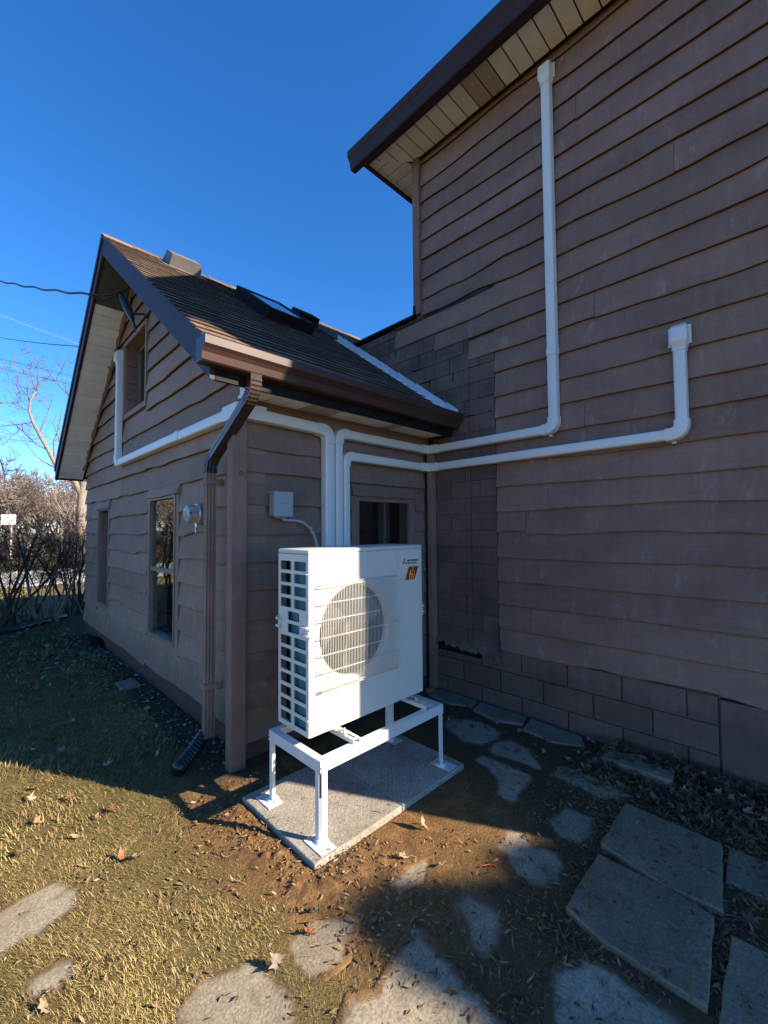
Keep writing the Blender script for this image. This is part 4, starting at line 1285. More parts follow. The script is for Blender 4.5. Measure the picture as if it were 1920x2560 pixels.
# ------------------------------------------------------------------ heat pump
UX0, UX1, UY0, UY1, UZ0, UZ1 = 1.404, 2.392, 2.035, 2.357, .508, 1.562
hp = thing('heat_pump_unit', 'ivory outdoor heat pump unit with one big fan grille, standing on the white stand', 'heat pump', (1.9, 2.2, UZ0))
ZL = 1.534
def rrect(u0, u1, v0, v1, r, n=4):
    p = []
    for cx, cy, a0 in ((u1 - r, v0 + r, -90), (u1 - r, v1 - r, 0), (u0 + r, v1 - r, 90), (u0 + r, v0 + r, 180)):
        for i in range(n + 1):
            w = math.radians(a0 + 90 * i / n); p.append((cx + r * math.cos(w), cy + r * math.sin(w)))
    return p
def ringcell(m, P, cell, loop, depth):
    """fill between rectangle cell and inner loop, then turn the loop inwards by depth"""
    u0, u1, v0, v1 = cell
    cu = sum(p[0] for p in loop) / len(loop); cv = sum(p[1] for p in loop) / len(loop)
    out = []
    for a, b in loop:
        du, dv = a - cu, b - cv
        tu = ((u1 - cu) / du if du > 0 else (u0 - cu) / du) if abs(du) > 1e-9 else 1e9
        tv = ((v1 - cv) / dv if dv > 0 else (v0 - cv) / dv) if abs(dv) > 1e-9 else 1e9
        t = min(tu, tv); out.append([cu + du * t, cv + dv * t])
    # snap the nearest outer points to the corners
    for c_ in ((u0, v0), (u1, v0), (u1, v1), (u0, v1)):
        j = min(range(len(out)), key=lambda q: (out[q][0] - c_[0]) ** 2 + (out[q][1] - c_[1]) ** 2); out[j] = list(c_)
    n = len(loop)
    vs = [P(a, b, 0) for a, b in out] + [P(a, b, 0) for a, b in loop] + [P(a, b, -depth) for a, b in loop]
    fs = []
    for i in range(n):
        j = (i + 1) % n
        fs += [(i, j, n + j, n + i), (n + i, n + j, 2 * n + j, 2 * n + i)]
    m.add(vs, fs)
def P_side(u, v, o): return (UX0 - o, u, v)
def P_front(u, v, o): return (u, UY0 - o, v)
# side panel with openings
m = MB()
yn0, yn1, yf0, yf1 = 2.060, 2.186, 2.211, 2.333
ym0, ym1 = 2.128, 2.252
pz = .0746
cols2 = [(yn0, yn1), (yf0, yf1)]
zs = []
z = 1.491
rows = [('d', 1.491 - .0743 * k_) for k_ in range(4)] + [('s', 1.191), ('s', 1.119)] + [('d', 1.044 - .0752 * k_) for k_ in range(7)]
tops = [r_[1] for r_ in rows]
bounds = [ZL - .001] + [(tops[i] - .055 + tops[i + 1]) / 2 for i in range(len(tops) - 1)] + [UZ0 + .002]
for i, (kind, tz) in enumerate(rows):
    zt, zb = bounds[i], bounds[i + 1]
    if kind == 'd':
        ringcell(m, P_side, (UY0 + .012, (yn1 + yf0) / 2, zb, zt), rrect(yn0, yn1, tz - .055, tz, .009), .006)
        ringcell(m, P_side, ((yn1 + yf0) / 2, UY1 - .001, zb, zt), rrect(yf0, yf1, tz - .055, tz, .009), .006)
    else:
        ringcell(m, P_side, (UY0 + .012, UY1 - .001, zb, zt), rrect(ym0, ym1, tz - .053, tz, .009), .006)
m.build('side_grille', IVORY, hp, fix=False)
# body shell: back, right side, bottom
m = MB(); m.box(UX1 - .005, UX1, UY0 + .012, UY1, UZ0, ZL); m.box(UX0 + .15, UX1 - .005, UY1 - .005, UY1, UZ0, ZL); m.box(UX0 + .002, UX1 - .002, UY0 + .004, UY1 - .002, UZ0, UZ0 + .005)
m.build('casing', IVORY, hp)
# rounded front-left corner strip and front panels
m = MB(); vs = []
R0 = .014
arc = [(UX0 + R0 - R0 * math.cos(t), UY0 + R0 - R0 * math.sin(t)) for t in [math.pi / 2 * i / 5 for i in range(6)]]
arc = [(UX0, UY0 + .013)] + arc + [(1.4425, UY0)]
for x, y in arc: vs += [(x, y, UZ0), (x, y, ZL)]
m.add(vs, [(i * 2, i * 2 + 2, i * 2 + 3, i * 2 + 1) for i in range(len(arc) - 1)]); m.build('corner_strip', IVORY, hp, smooth=True, fix=False)
FC, FR = (1.768, 1.054), .292
m = MB()
loop = [(FC[0] + FR * math.cos(2 * math.pi * i / 64), FC[1] + FR * math.sin(2 * math.pi * i / 64)) for i in range(64)]
ringcell(m, P_front, (1.4445, 2.1335, .74, 1.368), loop, .0)
m.add([P_front(a, b, 0) for a, b in ((1.4445, UZ0), (2.1335, UZ0), (2.1335, .74), (1.4445, .74))], [(0, 1, 2, 3)])
m.add([P_front(a, b, 0) for a, b in ((1.4445, 1.368), (2.1335, 1.368), (2.1335, ZL), (1.4445, ZL))], [(0, 1, 2, 3)])
m.add([(1.4445, UY0, UZ0), (1.4445, UY0, ZL), (1.4445, UY0 + .004, ZL), (1.4445, UY0 + .004, UZ0)], [(0, 1, 2, 3)])
m.build('front_panel', IVORY, hp, fix=False)
m = MB(); m.bbox(2.1365, UX1, UY0 + .0005, UY0 + .02, UZ0, ZL, .002); m.build('service_panel', IVORY, hp)
m = MB(); m.box(1.4425, 2.15, UY0 + .004, UY0 + .006, 1.40, ZL); m.box(1.4425, 1.447, UY0 + .003, UY0 + .006, UZ0, ZL); m.box(2.128, 2.145, UY0 + .006, UY0 + .010, UZ0, ZL); m.build('seam_backing', GREYBOX, hp)
# bell mouth
m = MB(); m.lathe((FC[0], UY0, FC[1]), (0, 1, 0), [(FR + .006, .002), (FR, .0), (FR - .008, .006), (FR - .014, .020), (FR - .016, .046)], 64)
m.f = m.f[:-2]; m.m = m.m[:-2]
m.build('bell_mouth', IVORY, hp, smooth='all', fix=False)
m = MB(); m.lathe((FC[0], UY0, FC[1]), (0, 1, 0), [(FR - .012, .047), (FR - .004, .048), (FR + .01, .20)], 48)
m.f = m.f[:-2]; m.m = m.m[:-2]
m.build('fan_shroud', FANM, hp, smooth='all', fix=False)
# fan
m = MB()
fy = UY0 + .085
m.lathe((FC[0], fy - .035, FC[1]), (0, 1, 0), [(.0, 0), (.05, .004), (.062, .02), (.066, .08)], 28)
fan = m.build('fan', HUBM, hp, smooth=True)
for b_ in range(3):
    m = MB(); vs = []; fs = []
    na, nr = 8, 5
    for i in range(na + 1):
        for j in range(nr + 1):
            rr = .06 + (.258 - .06) * j / nr
            w = b_ * 2.094 + i / na * 1.55 + .25 * (j / nr)
            yy = fy - .03 + .085 * (i / na)
            vs.append((FC[0] + rr * math.cos(w), yy, FC[1] + rr * math.sin(w)))
    for i in range(na):
        for j in range(nr):
            a = i * (nr + 1) + j; fs.append((a, a + 1, a + nr + 2, a + nr + 1))
    m.add(vs, fs); m.build('blade', FANM, fan, smooth=True, fix=False)
# coil (L shape) and dark inside
m = MB(); m.box(UX0 + .022, UX0 + .05, 2.05, 2.262, UZ0 + .01, ZL - .01); m.box(UX0 + .05, UX1 - .25, 2.30, 2.34, UZ0 + .01, ZL - .01); m.build('coil', COILT, hp)
m = MB(); m.box(UX0 + .051, UX0 + .055, 2.045, 2.298, UZ0 + .006, ZL - .006); m.box(UX0 + .055, 2.12, 2.285, 2.299, UZ0 + .006, ZL - .006); m.box(2.115, 2.12, UY0 + .03, 2.285, UZ0 + .006, ZL - .006)
m.box(UX0 + .05, UX0 + .053, 2.262, 2.352, UZ0 + .006, ZL - .006)
m.build('inner_bulkhead', DARKIN, hp)
# lid
m = MB(); m.bbox(UX0 - .003, UX1 + .003, UY0 - .003, UY1 + .003, ZL, UZ1, .009); m.build('lid', IVORY, hp, smooth=True)
# fan guard
m = MB(); gx0, gx1, gz0, gz1, gy_ = 1.462, 2.120, .742, 1.368, UY0 - .034
nw = 54
for i in range(nw):
    x = gx0 + .008 + (gx1 - gx0 - .016) * i / (nw - 1)
    m.tube([(x, UY0 + .001, gz1 - .006), (x, gy_ + .010, gz1 - .004), (x, gy_, gz1 - .018), (x, gy_, gz0 + .018), (x, gy_ + .010, gz0 + .004), (x, UY0 + .001, gz0 + .006)], .0019, 4, cap=False)
nh = 7
for i in range(nh):
    zz = gz1 - .018 - (gz1 - gz0 - .036) * i / (nh - 1)
    m.tube([(gx0 - .004, UY0 + .001, zz), (gx0, gy_ + .008, zz), (gx0 + .010, gy_ + .003, zz), (gx1 - .010, gy_ + .003, zz), (gx1, gy_ + .008, zz), (gx1 + .004, UY0 + .001, zz)], .0027, 6)
m.tube([(gx0 + .008, gy_ + .008, gz1 - .004), (gx1 - .008, gy_ + .008, gz1 - .004)], .0024, 6); m.tube([(gx0 + .008, gy_ + .008, gz0 + .004), (gx1 - .008, gy_ + .008, gz0 + .004)], .0024, 6)
m.build('fan_guard', IVORY, hp, smooth='all')
# handles
def grip(P, u, z, w, hgt):
    m = MB()
    for dz, o_ in ((hgt / 2, .020), (-hgt / 2, .020)):
        m.prism([P(u - w / 2, z + dz - .006, 0), P(u + w / 2, z + dz - .006, 0), P(u + w / 2, z + dz + .006, 0), P(u - w / 2, z + dz + .006, 0)], Vector(P(0, 0, o_)) - Vector(P(0, 0, 0)))
        m.prism([P(u - w / 2, z + dz + (.010 if dz > 0 else -.014), 0), P(u + w / 2, z + dz + (.010 if dz > 0 else -.014), 0), P(u + w / 2, z + dz + (.014 if dz > 0 else -.010), 0), P(u - w / 2, z + dz + (.014 if dz > 0 else -.010), 0)], Vector(P(0, 0, o_ * .5)) - Vector(P(0, 0, 0)))
    m.prism([P(u - w / 2, z - hgt / 2, 0), P(u + w / 2, z - hgt / 2, 0), P(u + w / 2, z + hgt / 2, 0), P(u - w / 2, z + hgt / 2, 0)], Vector(P(0, 0, .003)) - Vector(P(0, 0, 0)))
    m.build('handle', IVORY, hp)
m = MB()
for zz, o_ in ((1.112, .020), (1.070, .018)):
    pts = [(UX0 - .001, 2.10, zz), (UX0 - o_, 2.098, zz), (UX0 - o_, UY0 - .004, zz), (UX0 - o_ * .4, UY0 - o_, zz), (UX0 + .036, UY0 - o_, zz), (UX0 + .04, UY0 - .001, zz), (UX0 + .004, UY0 + .004, zz)]
    m.prism(pts, (0, 0, .010))
m.prism([(UX0 - .001, 2.10, 1.075), (UX0 - .004, 2.098, 1.075), (UX0 - .004, UY0, 1.075), (UX0, UY0 - .004, 1.075), (UX0 + .036, UY0 - .004, 1.075), (UX0 + .036, UY0 + .003, 1.075), (UX0 + .004, UY0 + .006, 1.075)], (0, 0, .045))
m.build('handle', IVORY, hp)
grip(P_side, 2.340, 1.115, .036, .044)
m = MB()
for zz in (1.112, 1.072): m.prism([(UX1 - .055, UY0 + .002, zz), (UX1 - .055, UY0 - .008, zz), (UX1 + .012, UY0 - .010, zz), (UX1 + .012, UY0 + .02, zz)], (0, 0, .010))
m.prism([(UX1 - .06, UY0 + .002, 1.05), (UX1 - .06, UY0 - .003, 1.05), (UX1 + .003, UY0 - .003, 1.05), (UX1 + .003, UY0 + .02, 1.05)], (0, 0, .085)); m.build('handle', IVORY, hp)
# screws
def uscrew(P, u, z):
    m = MB(); m.lathe(P(u, z, 0), Vector(P(0, 0, 1)) - Vector(P(0, 0, 0)), [(.0055, 0), (.0055, .002), (.003, .0035)], 8); m.build('screw', ZINC, hp)
for u, z in ((1.50, 1.549), (1.98, 1.549), (2.33, 1.549), (2.148, 1.135), (2.150, .80), (2.17, .53), (2.09, .523), (1.84, .523), (1.52, .523), (1.425, .53), (2.36, 1.058), (1.425, 1.35), (1.43, 1.14), (1.425, .64)): uscrew(P_front, u, z)
for u, z in ((2.28, 1.549), (2.13, 1.549), (2.052, 1.42), (2.052, 1.12), (2.20, .518), (2.05, .60), (2.345, 1.46)): uscrew(P_side, u, z)
# emblem and lettering on the service panel
def text_mesh(s, size, name, mat, parent, at, wid=None, bold=0.0, shear=0):
    cu = bpy.data.curves.new(name, 'FONT'); cu.body = s; cu.size = size; cu.offset = bold; cu.shear = shear; cu.extrude = .0004
    ob = bpy.data.objects.new(name, cu); COL.objects.link(ob)
    dg = bpy.context.evaluated_depsgraph_get(); me = bpy.data.meshes.new_from_object(ob.evaluated_get(dg)); bpy.data.objects.remove(ob); bpy.data.curves.remove(cu)
    xs = [v.co.x for v in me.vertices]; x0, x1 = min(xs), max(xs)
    k_ = (wid / (x1 - x0)) if wid else 1
    for v in me.vertices: v.co = Vector((at[0] + (v.co.x - x0) * k_, UY0 - .0008 - v.co.z, at[1] + v.co.y))
    me.materials.clear(); me.materials.append(mat)
    return link(name, me, parent)
def flat(poly, mat, name, o_=.0006):
    m = MB(); m.prism([P_front(a, b, -.001) for a, b in poly], (0, -.001 - o_, 0)); return m.build(name, mat, hp)
lx, lz, s_ = 2.2085, 1.432, .0165
def diamond(cx, cz, ang):
    a = math.radians(ang); h_, w_ = s_ * 1.62, s_ * .48
    ax = Vector((math.cos(a), math.sin(a))); px_ = Vector((-ax.y, ax.x))
    c0 = Vector((cx, cz))
    return [tuple(c0), tuple(c0 + ax * h_ / 2 + px_ * w_), tuple(c0 + ax * h_), tuple(c0 + ax * h_ / 2 - px_ * w_)]
m = MB()
for ang in (90, 210, 330):
    m.prism([P_front(a, b, -.001) for a, b in diamond(lx, lz + .013, ang)], (0, -.0018, 0))
m.build('emblem', RED, hp)
text_mesh('MITSUBISHI', .019, 'lettering', INK, hp, (2.238, 1.447), .117, .0004)
text_mesh('ELECTRIC', .019, 'lettering', INK, hp, (2.238, 1.429), .098, .0004)
b_ = flat([(2.214, 1.318), (2.315, 1.318), (2.357, 1.409), (2.252, 1.409)], REDB, 'badge', .0003)
text_mesh('h', .088, 'lettering', GOLD, b_, (2.252, 1.322), .040, .0015, .25)
text_mesh('i', .068, 'lettering', GOLD, b_, (2.298, 1.328), .020, .0015, .25)
text_mesh('2', .036, 'lettering', GOLD, b_, (2.284, 1.378), .020, .0008, .2)
for q in hp.children_recursive: pass

# ------------------------------------------------------------------ corrugated drain pipe
m = MB(); A_ = Vector((1.345, 3.30, .155)); B_ = Vector((1.07, 3.10, .055)); pth = []; rad = []
for i in range(50):
    t = i / 49; p = A_.lerp(B_, t); p.z += -.02 * math.sin(math.pi * t)
    pth.append(p); rad.append(.047 + (.0055 if (i // 2) % 2 else -.0035))
m.tube(pth, rad, 18); tag(m.build('drain_pipe', RUBBER, smooth='all'), 'black corrugated drain pipe lying at the foot of the downspout', 'drain pipe')

# ------------------------------------------------------------------ paving slabs
print('slabs')
def slab_thing(poly, z0, z1, mat, name, label, cat, group, tilt=(0, 0), bev=.006):
    n = len(poly); cx = sum(p[0] for p in poly) / n; cy = sum(p[1] for p in poly) / n
    bm = bmesh.new()
    tz = lambda x, y: tilt[0] * (x - cx) + tilt[1] * (y - cy)
    # subdivide outline a little and roughen it
    pts = []
    for i in range(n):
        a = poly[i]; b = poly[(i + 1) % n]; L = math.hypot(b[0] - a[0], b[1] - a[1]); k_ = max(1, int(L / .06))
        for j in range(k_):
            t = j / k_; jit = .0035 if j else 0
            pts.append((a[0] + (b[0] - a[0]) * t + random.uniform(-jit, jit), a[1] + (b[1] - a[1]) * t + random.uniform(-jit, jit)))
    v = [bm.verts.new((x, y, z1 + tz(x, y))) for x, y in pts]
    f = bm.faces.new(v)
    if f.normal.z < 0: f.normal_flip()
    e = bmesh.ops.extrude_face_region(bm, geom=[f])
    for q in e['geom']:
        if isinstance(q, bmesh.types.BMVert): q.co.z = z0
    bmesh.ops.recalc_face_normals(bm, faces=bm.faces[:])
    top = [ed for ed in bm.edges if all(abs(q.co.z - (z1 + tz(q.co.x, q.co.y))) < 1e-5 for q in ed.verts)]
    bmesh.ops.bevel(bm, geom=top, offset=bev, segments=2, affect='EDGES', profile=.5)
    me = bpy.data.meshes.new(name); bm.to_mesh(me); bm.free(); me.materials.append(mat)
    o = link(name, me); tag(o, label, cat, group)
    return o
GS = 'grey paving slabs on the right'
slab_thing([(2.86, .86), (2.845, .40), (2.36, .335), (2.335, .55), (2.415, .85)], -.03, .030, PAVE, 'paving_slab', 'large loose grey paving slab nearest the leaf pile along the house wall', 'paving slab', GS, (.0, .0))
slab_thing([(2.33, .835), (2.335, .52), (2.305, .36), (1.86, .32), (1.86, .66), (1.91, .825)], -.03, .028, PAVE, 'paving_slab', 'large grey paving slab in front of the one by the leaf pile, a grassy joint between them', 'paving slab', GS)
slab_thing([(2.86, .375), (2.88, .10), (2.60, .08), (2.585, .355)], -.04, .018, PAVE, 'paving_slab', 'grey slab cut by the right edge of the photo, beside the upper large slab', 'paving slab', GS)
slab_thing([(2.26, .30), (2.28, .05), (1.85, .02), (1.84, .285)], -.04, .020, PAVE, 'paving_slab', 'grey slab in the bottom right corner, below a big fallen leaf', 'paving slab', GS)
GB = 'stepping stones half buried in the soil'
LB = {'s1': 'half-buried stone nearest the block wall, beyond the stand\'s right foot', 's2': 'half-buried stone with a curled leaf on it, second from the block wall',
      's3': 'bean-shaped half-buried stone just right of the pad corner', 's4': 'long half-buried stone between the leaf pile and the bare soil', 's5': 'small rounded half-buried stone behind the upper large grey slab',
      'c1': 'pale half-buried stone with a pointed tip at the bottom centre', 'c2': 'oval half-buried stone alone in the shaded leaf bits', 'c3': 'sunlit half-buried stone with a red leaf on it',
      'c4': 'half-buried stone at the tip of the sunlit wedge, an oak leaf on it', 'c5': 'small sunlit patch of buried stone in front of the pad corner', 'g1': 'long pitted stone in the sunny lawn at the left edge',
      'g2': 'smaller pitted stone in the lawn below the long one', 'g3': 'sunlit pitted stone at the bottom edge left of the pale pointed one', 's10': 'broad half-buried slab at the bottom edge right of centre'}
for k, poly in STONES.items():
    cx = sum(p[0] for p in poly) / len(poly); cy = sum(p[1] for p in poly) / len(poly)
    big = [(cx + (p[0] - cx) * 1.10, cy + (p[1] - cy) * 1.10) for p in poly]
    xs = np.arange(min(p[0] for p in big) - .02, max(p[0] for p in big) + .02, .011); ys = np.arange(min(p[1] for p in big) - .02, max(p[1] for p in big) + .02, .011)
    XX, YY = np.meshgrid(xs, ys, indexing='ij')
    sd = sdist(XX, YY, poly)
    e_ = sd + .030 * fbm(XX * 9, YY * 9, 177, 4) + .012 * fbm(XX * 40, YY * 40, 178, 2)
    dirt = np.clip(sstep(-.030, .006, e_) + .5 * sstep(.15, .6, fbm(XX * 14, YY * 14, 33, 4)), 0, 1)
    ZZ = .0015 + (.003 if k in ('s4', 's10', 'c1') else 0) + .0012 * fbm(XX * 30, YY * 30, 5, 2) - .05 * sstep(.02, .06, sd)
    ok = sd < .055
    okf = ok[:-1, :-1] & ok[1:, :-1] & ok[1:, 1:] & ok[:-1, 1:]
    ii = np.arange(XX.size).reshape(XX.shape)
    F_ = np.stack([ii[:-1, :-1][okf], ii[1:, :-1][okf], ii[1:, 1:][okf], ii[:-1, 1:][okf]], -1)
    used = np.unique(F_); rm = np.zeros(XX.size, int); rm[used] = np.arange(len(used))
    V_ = np.stack([XX, YY, ZZ], -1).reshape(-1, 3)[used]
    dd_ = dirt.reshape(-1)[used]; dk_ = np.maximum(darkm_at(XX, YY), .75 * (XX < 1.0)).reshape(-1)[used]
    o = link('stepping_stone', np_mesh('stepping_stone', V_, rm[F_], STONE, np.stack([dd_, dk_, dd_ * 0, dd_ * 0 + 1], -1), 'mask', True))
    tag(o, LB[k], 'stepping stone', GB)
GR = 'broken concrete along the foot of the block wall'
RBL = [([(3.36, 2.78), (3.56, 2.78), (3.57, 2.35), (3.42, 2.30), (3.33, 2.5)], 'broken concrete strip in the inside corner at the foot of the block wall'),
       ([(3.36, 2.26), (3.55, 2.30), (3.57, 1.85), (3.40, 1.80), (3.32, 2.0)], 'middle piece of broken concrete along the foot of the block wall'),
       ([(3.33, 1.76), (3.55, 1.80), (3.56, 1.38), (3.42, 1.30), (3.30, 1.5)], 'broken concrete piece at the wall just before the leaf pile begins'),
       ([(3.27, 1.13), (3.42, 1.15), (3.44, .92), (3.36, .71), (3.25, .70), (3.26, .9)], 'raised rough stone half under the leaf pile by the wall')]
for i, (poly, lb) in enumerate(RBL):
    slab_thing(poly, -.05, [.022, .026, .018, .055][i], RUBBLE, 'broken_slab', lb, 'broken concrete', GR, (random.uniform(-.03, .06), random.uniform(-.04, .04)), .008)
bm_ = MB(); bm_.bbox(3.40, 3.48, 2.80, 2.86, .0, .045, .008); tag(bm_.build('broken_brick', BRICKM), 'broken piece of red brick in the inside corner of the walls', 'brick')
bm_ = MB(); bm_.bbox(1.22, 1.40, 5.15, 5.42, .0, .035, .008); tag(bm_.build('flat_stone', RUBBLE), 'flat squarish stone among the pebbles below the tall window', 'stone')
bm_ = MB(); bm_.bbox(1.33, 1.49, 7.35, 7.75, .0, .09, .01); tag(bm_.build('splash_block', BLK), 'black plastic block against the foundation below the narrow window', 'splash block')

# ------------------------------------------------------------------ grass, litter, pebbles
print('grass')
def inside_any(x, y, pad=0.0):
    r_ = np.zeros(x.shape, bool)
    for k, poly in STONES.items():
        bx = [p[0] for p in poly]; by = [p[1] for p in poly]
        s = (x > min(bx) - .1) & (x < max(bx) + .1) & (y > min(by) - .1) & (y < max(by) + .1)
        if s.any():
            q = np.zeros(x.shape, bool); q[s] = (sdist(x[s], y[s], poly) + .02 * fbm(x[s] * 12, y[s] * 12, 77, 3)) < -pad; r_ |= q
    for poly in ([(2.86, .86), (2.845, .40), (2.36, .335), (2.335, .55), (2.415, .85)], [(2.33, .835), (2.335, .52), (2.305, .36), (1.86, .32), (1.86, .66), (1.91, .825)]):
        r_ |= sdist(x, y, poly) < 0
    r_ |= (x > PADR[0] - .01) & (x < PADR[1] + .01) & (y > PADR[2] - .01) & (y < PADR[3] + .01)
    r_ |= (x > 1.36) & (y > 2.86)
    return r_
def blades(n, x0, x1, y0, y1, L, Wd, seed, bias=1.0):
    r_ = np.random.default_rng(seed)
    x = r_.uniform(x0, x1, n); y = r_.uniform(y0, y1, n)
    g = grass_mask(x, y) if y1 < 6 else np.ones(n)
    clump = sstep(-.55, .35, fbm(x * 11, y * 11, 55, 2))
    keep = (r_.random(n) < g * (.18 + .82 * clump) * bias) & ~inside_any(x, y, .012)
    x = x[keep]; y = y[keep]; n = len(x)
    z = ground_z(x, y) - .003
    az = r_.uniform(0, 2 * np.pi, n) * .8 + 2.1 + 1.6 * fbm(x * 2.2, y * 2.2, 66, 2)
    lean = r_.uniform(.55, 1.45, n)
    ln = L * r_.uniform(.35, 1.3, n) * (.75 + .5 * sstep(-.4, .4, fbm(x * 4, y * 4, 91, 2)))
    wd = Wd * r_.uniform(.6, 1.2, n)
    dx = np.cos(az) * np.sin(lean); dy = np.sin(az) * np.sin(lean); dz = np.cos(lean)
    px = -np.sin(az); py = np.cos(az)
    b = np.stack([x, y, z], -1); d_ = np.stack([dx, dy, dz], -1); p_ = np.stack([px, py, np.zeros(n)], -1)
    mid = b + d_ * (ln * .5)[:, None] + np.array([0, 0, 1]) * (ln * .10)[:, None]
    tip = b + d_ * ln[:, None]; tip[:, 2] = np.maximum(tip[:, 2], z + .006)
    hw = (wd * .5)[:, None]
    v = np.stack([b - p_ * hw, b + p_ * hw, mid - p_ * hw * .8, mid + p_ * hw * .8, tip], 1)
    green = sstep(-.2, .6, fbm(x * 2.6, y * 2.6, 88, 3) + r_.normal(0, .45, n))
    straw = np.array([.47, .345, .140]); oliv = np.array([.25, .205, .060]); grn = np.array([.165, .150, .040])
    t = r_.random(n)[:, None]
    patch = (.78 + .44 * sstep(-.4, .5, fbm(x * 1.9, y * 1.9, 93, 3)))[:, None]
    colr = np.where(r_.random(n)[:, None] < (.50 * green[:, None] + .08), oliv * (1 - t) + grn * t, straw * (.35 + .70 * t)) * patch
    colr = np.repeat(colr[:, None, :], 5, 1); colr = np.concatenate([colr, np.ones((n, 5, 1))], -1)
    o_ = (np.arange(n) * 5)[:, None]
    f = np.concatenate([o_ + np.array([[0, 1, 3]]), o_ + np.array([[0, 3, 2]]), o_ + np.array([[2, 3, 4]])], 0)
    return v.reshape(-1, 3), f, colr.reshape(-1, 4)
def join(parts):
    V = []; F = []; C_ = []; o_ = 0
    for v, f, c_ in parts: V.append(v); F.append(f + o_); C_.append(c_); o_ += len(v)
    return np.concatenate(V), np.concatenate(F), np.concatenate(C_)
parts = [blades(250000, -.3, 1.35, 1.0, 2.9, .027, .0018, 1), blades(80000, -.9, 1.45, 2.9, 5.2, .042, .0036, 2), blades(40000, -2.5, 1.4, 5.2, 9.6, .06, .008, 3, .6),
         blades(30000, -9, 6, 11.2, 17, .10, .022, 4), blades(15000, 1.0, 3.0, .2, 1.45, .034, .0024, 5, 1.3), blades(1500, -.3, 1.3, 1.0, 2.9, .06, .0018, 6)]
V, F, C_ = join(parts)
link('grass', np_mesh('grass', V, F, GRASSM, C_), kind='stuff')
# narrow dry leaflets and bits of straw
def leaflets(n, x0, x1, y0, y1, L, W, seed, dens, pal, lift=.006, zfun=None):
    r_ = np.random.default_rng(seed)
    x = r_.uniform(x0, x1, n); y = r_.uniform(y0, y1, n)
    keep = (r_.random(n) < dens(x, y)) & ~((x > 1.36) & (y > 2.86)) & ~((x > 3.56))
    x = x[keep]; y = y[keep]; n = len(x)
    z = np.maximum(ground_z(x, y), 0.0) + .004
    for poly, zz in (([(2.86, .86), (2.845, .40), (2.36, .335), (2.335, .55), (2.415, .85)], .031), ([(2.33, .835), (2.335, .52), (2.305, .36), (1.86, .32), (1.86, .66), (1.91, .825)], .029)):
        z = np.where(sdist(x, y, poly) < 0, zz, z)
    z = np.where((x > PADR[0]) & (x < PADR[1]) & (y > PADR[2]) & (y < PADR[3]), .0365, z)
    if zfun is not None: z = z + zfun(x, y, r_)
    az = r_.uniform(0, 2 * np.pi, n); ln = L * r_.uniform(.5, 1.2, n); wd = W * r_.uniform(.6, 1.2, n)
    tilt = r_.normal(0, .22, n); roll = r_.normal(0, .35, n); curl = ln * r_.uniform(-.10, .40, n)
    d_ = np.stack([np.cos(az) * np.cos(tilt), np.sin(az) * np.cos(tilt), np.sin(tilt)], -1)
    p_ = np.stack([-np.sin(az) * np.cos(roll), np.cos(az) * np.cos(roll), np.sin(roll)], -1)
    b = np.stack([x, y, z + np.abs(tilt) * ln * .5 + .002], -1); up = np.array([0, 0, 1.0])
    fold = (wd * .35)[:, None]
    hw = (wd * .5)[:, None]; h = (ln * .5)[:, None]
    v = np.stack([b - d_ * h, b - d_ * h * .3 - p_ * hw + up * fold, b - d_ * h * .25 + up * curl[:, None] * .3, b - d_ * h * .3 + p_ * hw + up * fold,
                  b + d_ * h * .35 - p_ * hw * .8 + up * fold, b + d_ * h * .4 + up * curl[:, None] * .4, b + d_ * h * .35 + p_ * hw * .8 + up * fold, b + d_ * h + up * curl[:, None]], 1)
    t = r_.random((n, 1)); pal = np.array(pal); i0 = r_.integers(0, len(pal), n)
    colr = pal[i0] * (.6 + .75 * t)
    colr = np.repeat(colr[:, None, :], 8, 1); colr = np.concatenate([colr, np.ones((n, 8, 1))], -1)
    o_ = (np.arange(n) * 8)[:, None]
    tri = [[0, 1, 2], [0, 2, 3], [1, 4, 5], [1, 5, 2], [2, 5, 6], [2, 6, 3], [4, 7, 5], [5, 7, 6]]
    f = np.concatenate([o_ + np.array([q]) for q in tri], 0)
    return v.reshape(-1, 3), f, colr.reshape(-1, 4)
TANP = [(.25, .165, .09), (.19, .125, .07), (.13, .085, .05), (.33, .24, .15), (.20, .10, .045)]
DRKP = [(.12, .072, .042), (.18, .11, .066), (.25, .17, .11), (.075, .046, .030), (.19, .08, .038)]
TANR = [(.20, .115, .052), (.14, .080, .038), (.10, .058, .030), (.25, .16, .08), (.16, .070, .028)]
def dens_r(x, y):
    c_ = sstep(-.35, .5, fbm(x * 5, y * 5, 14, 3))
    return sstep(1.35, .7, y) * sstep(.9, 1.5, x) * (.2 + .8 * c_) * np.where(inside_any(x, y, .02), .10, 1) + .05
def dens_l(x, y):
    return (.06 + .30 * sstep(0, .5, fbm(x * 4, y * 4, 15, 3))) * np.where(inside_any(x, y, .02), .35, 1) * np.where((x > PADR[0]) & (x < PADR[1]) & (y > PADR[2]) & (y < PADR[3]), .1, 1)
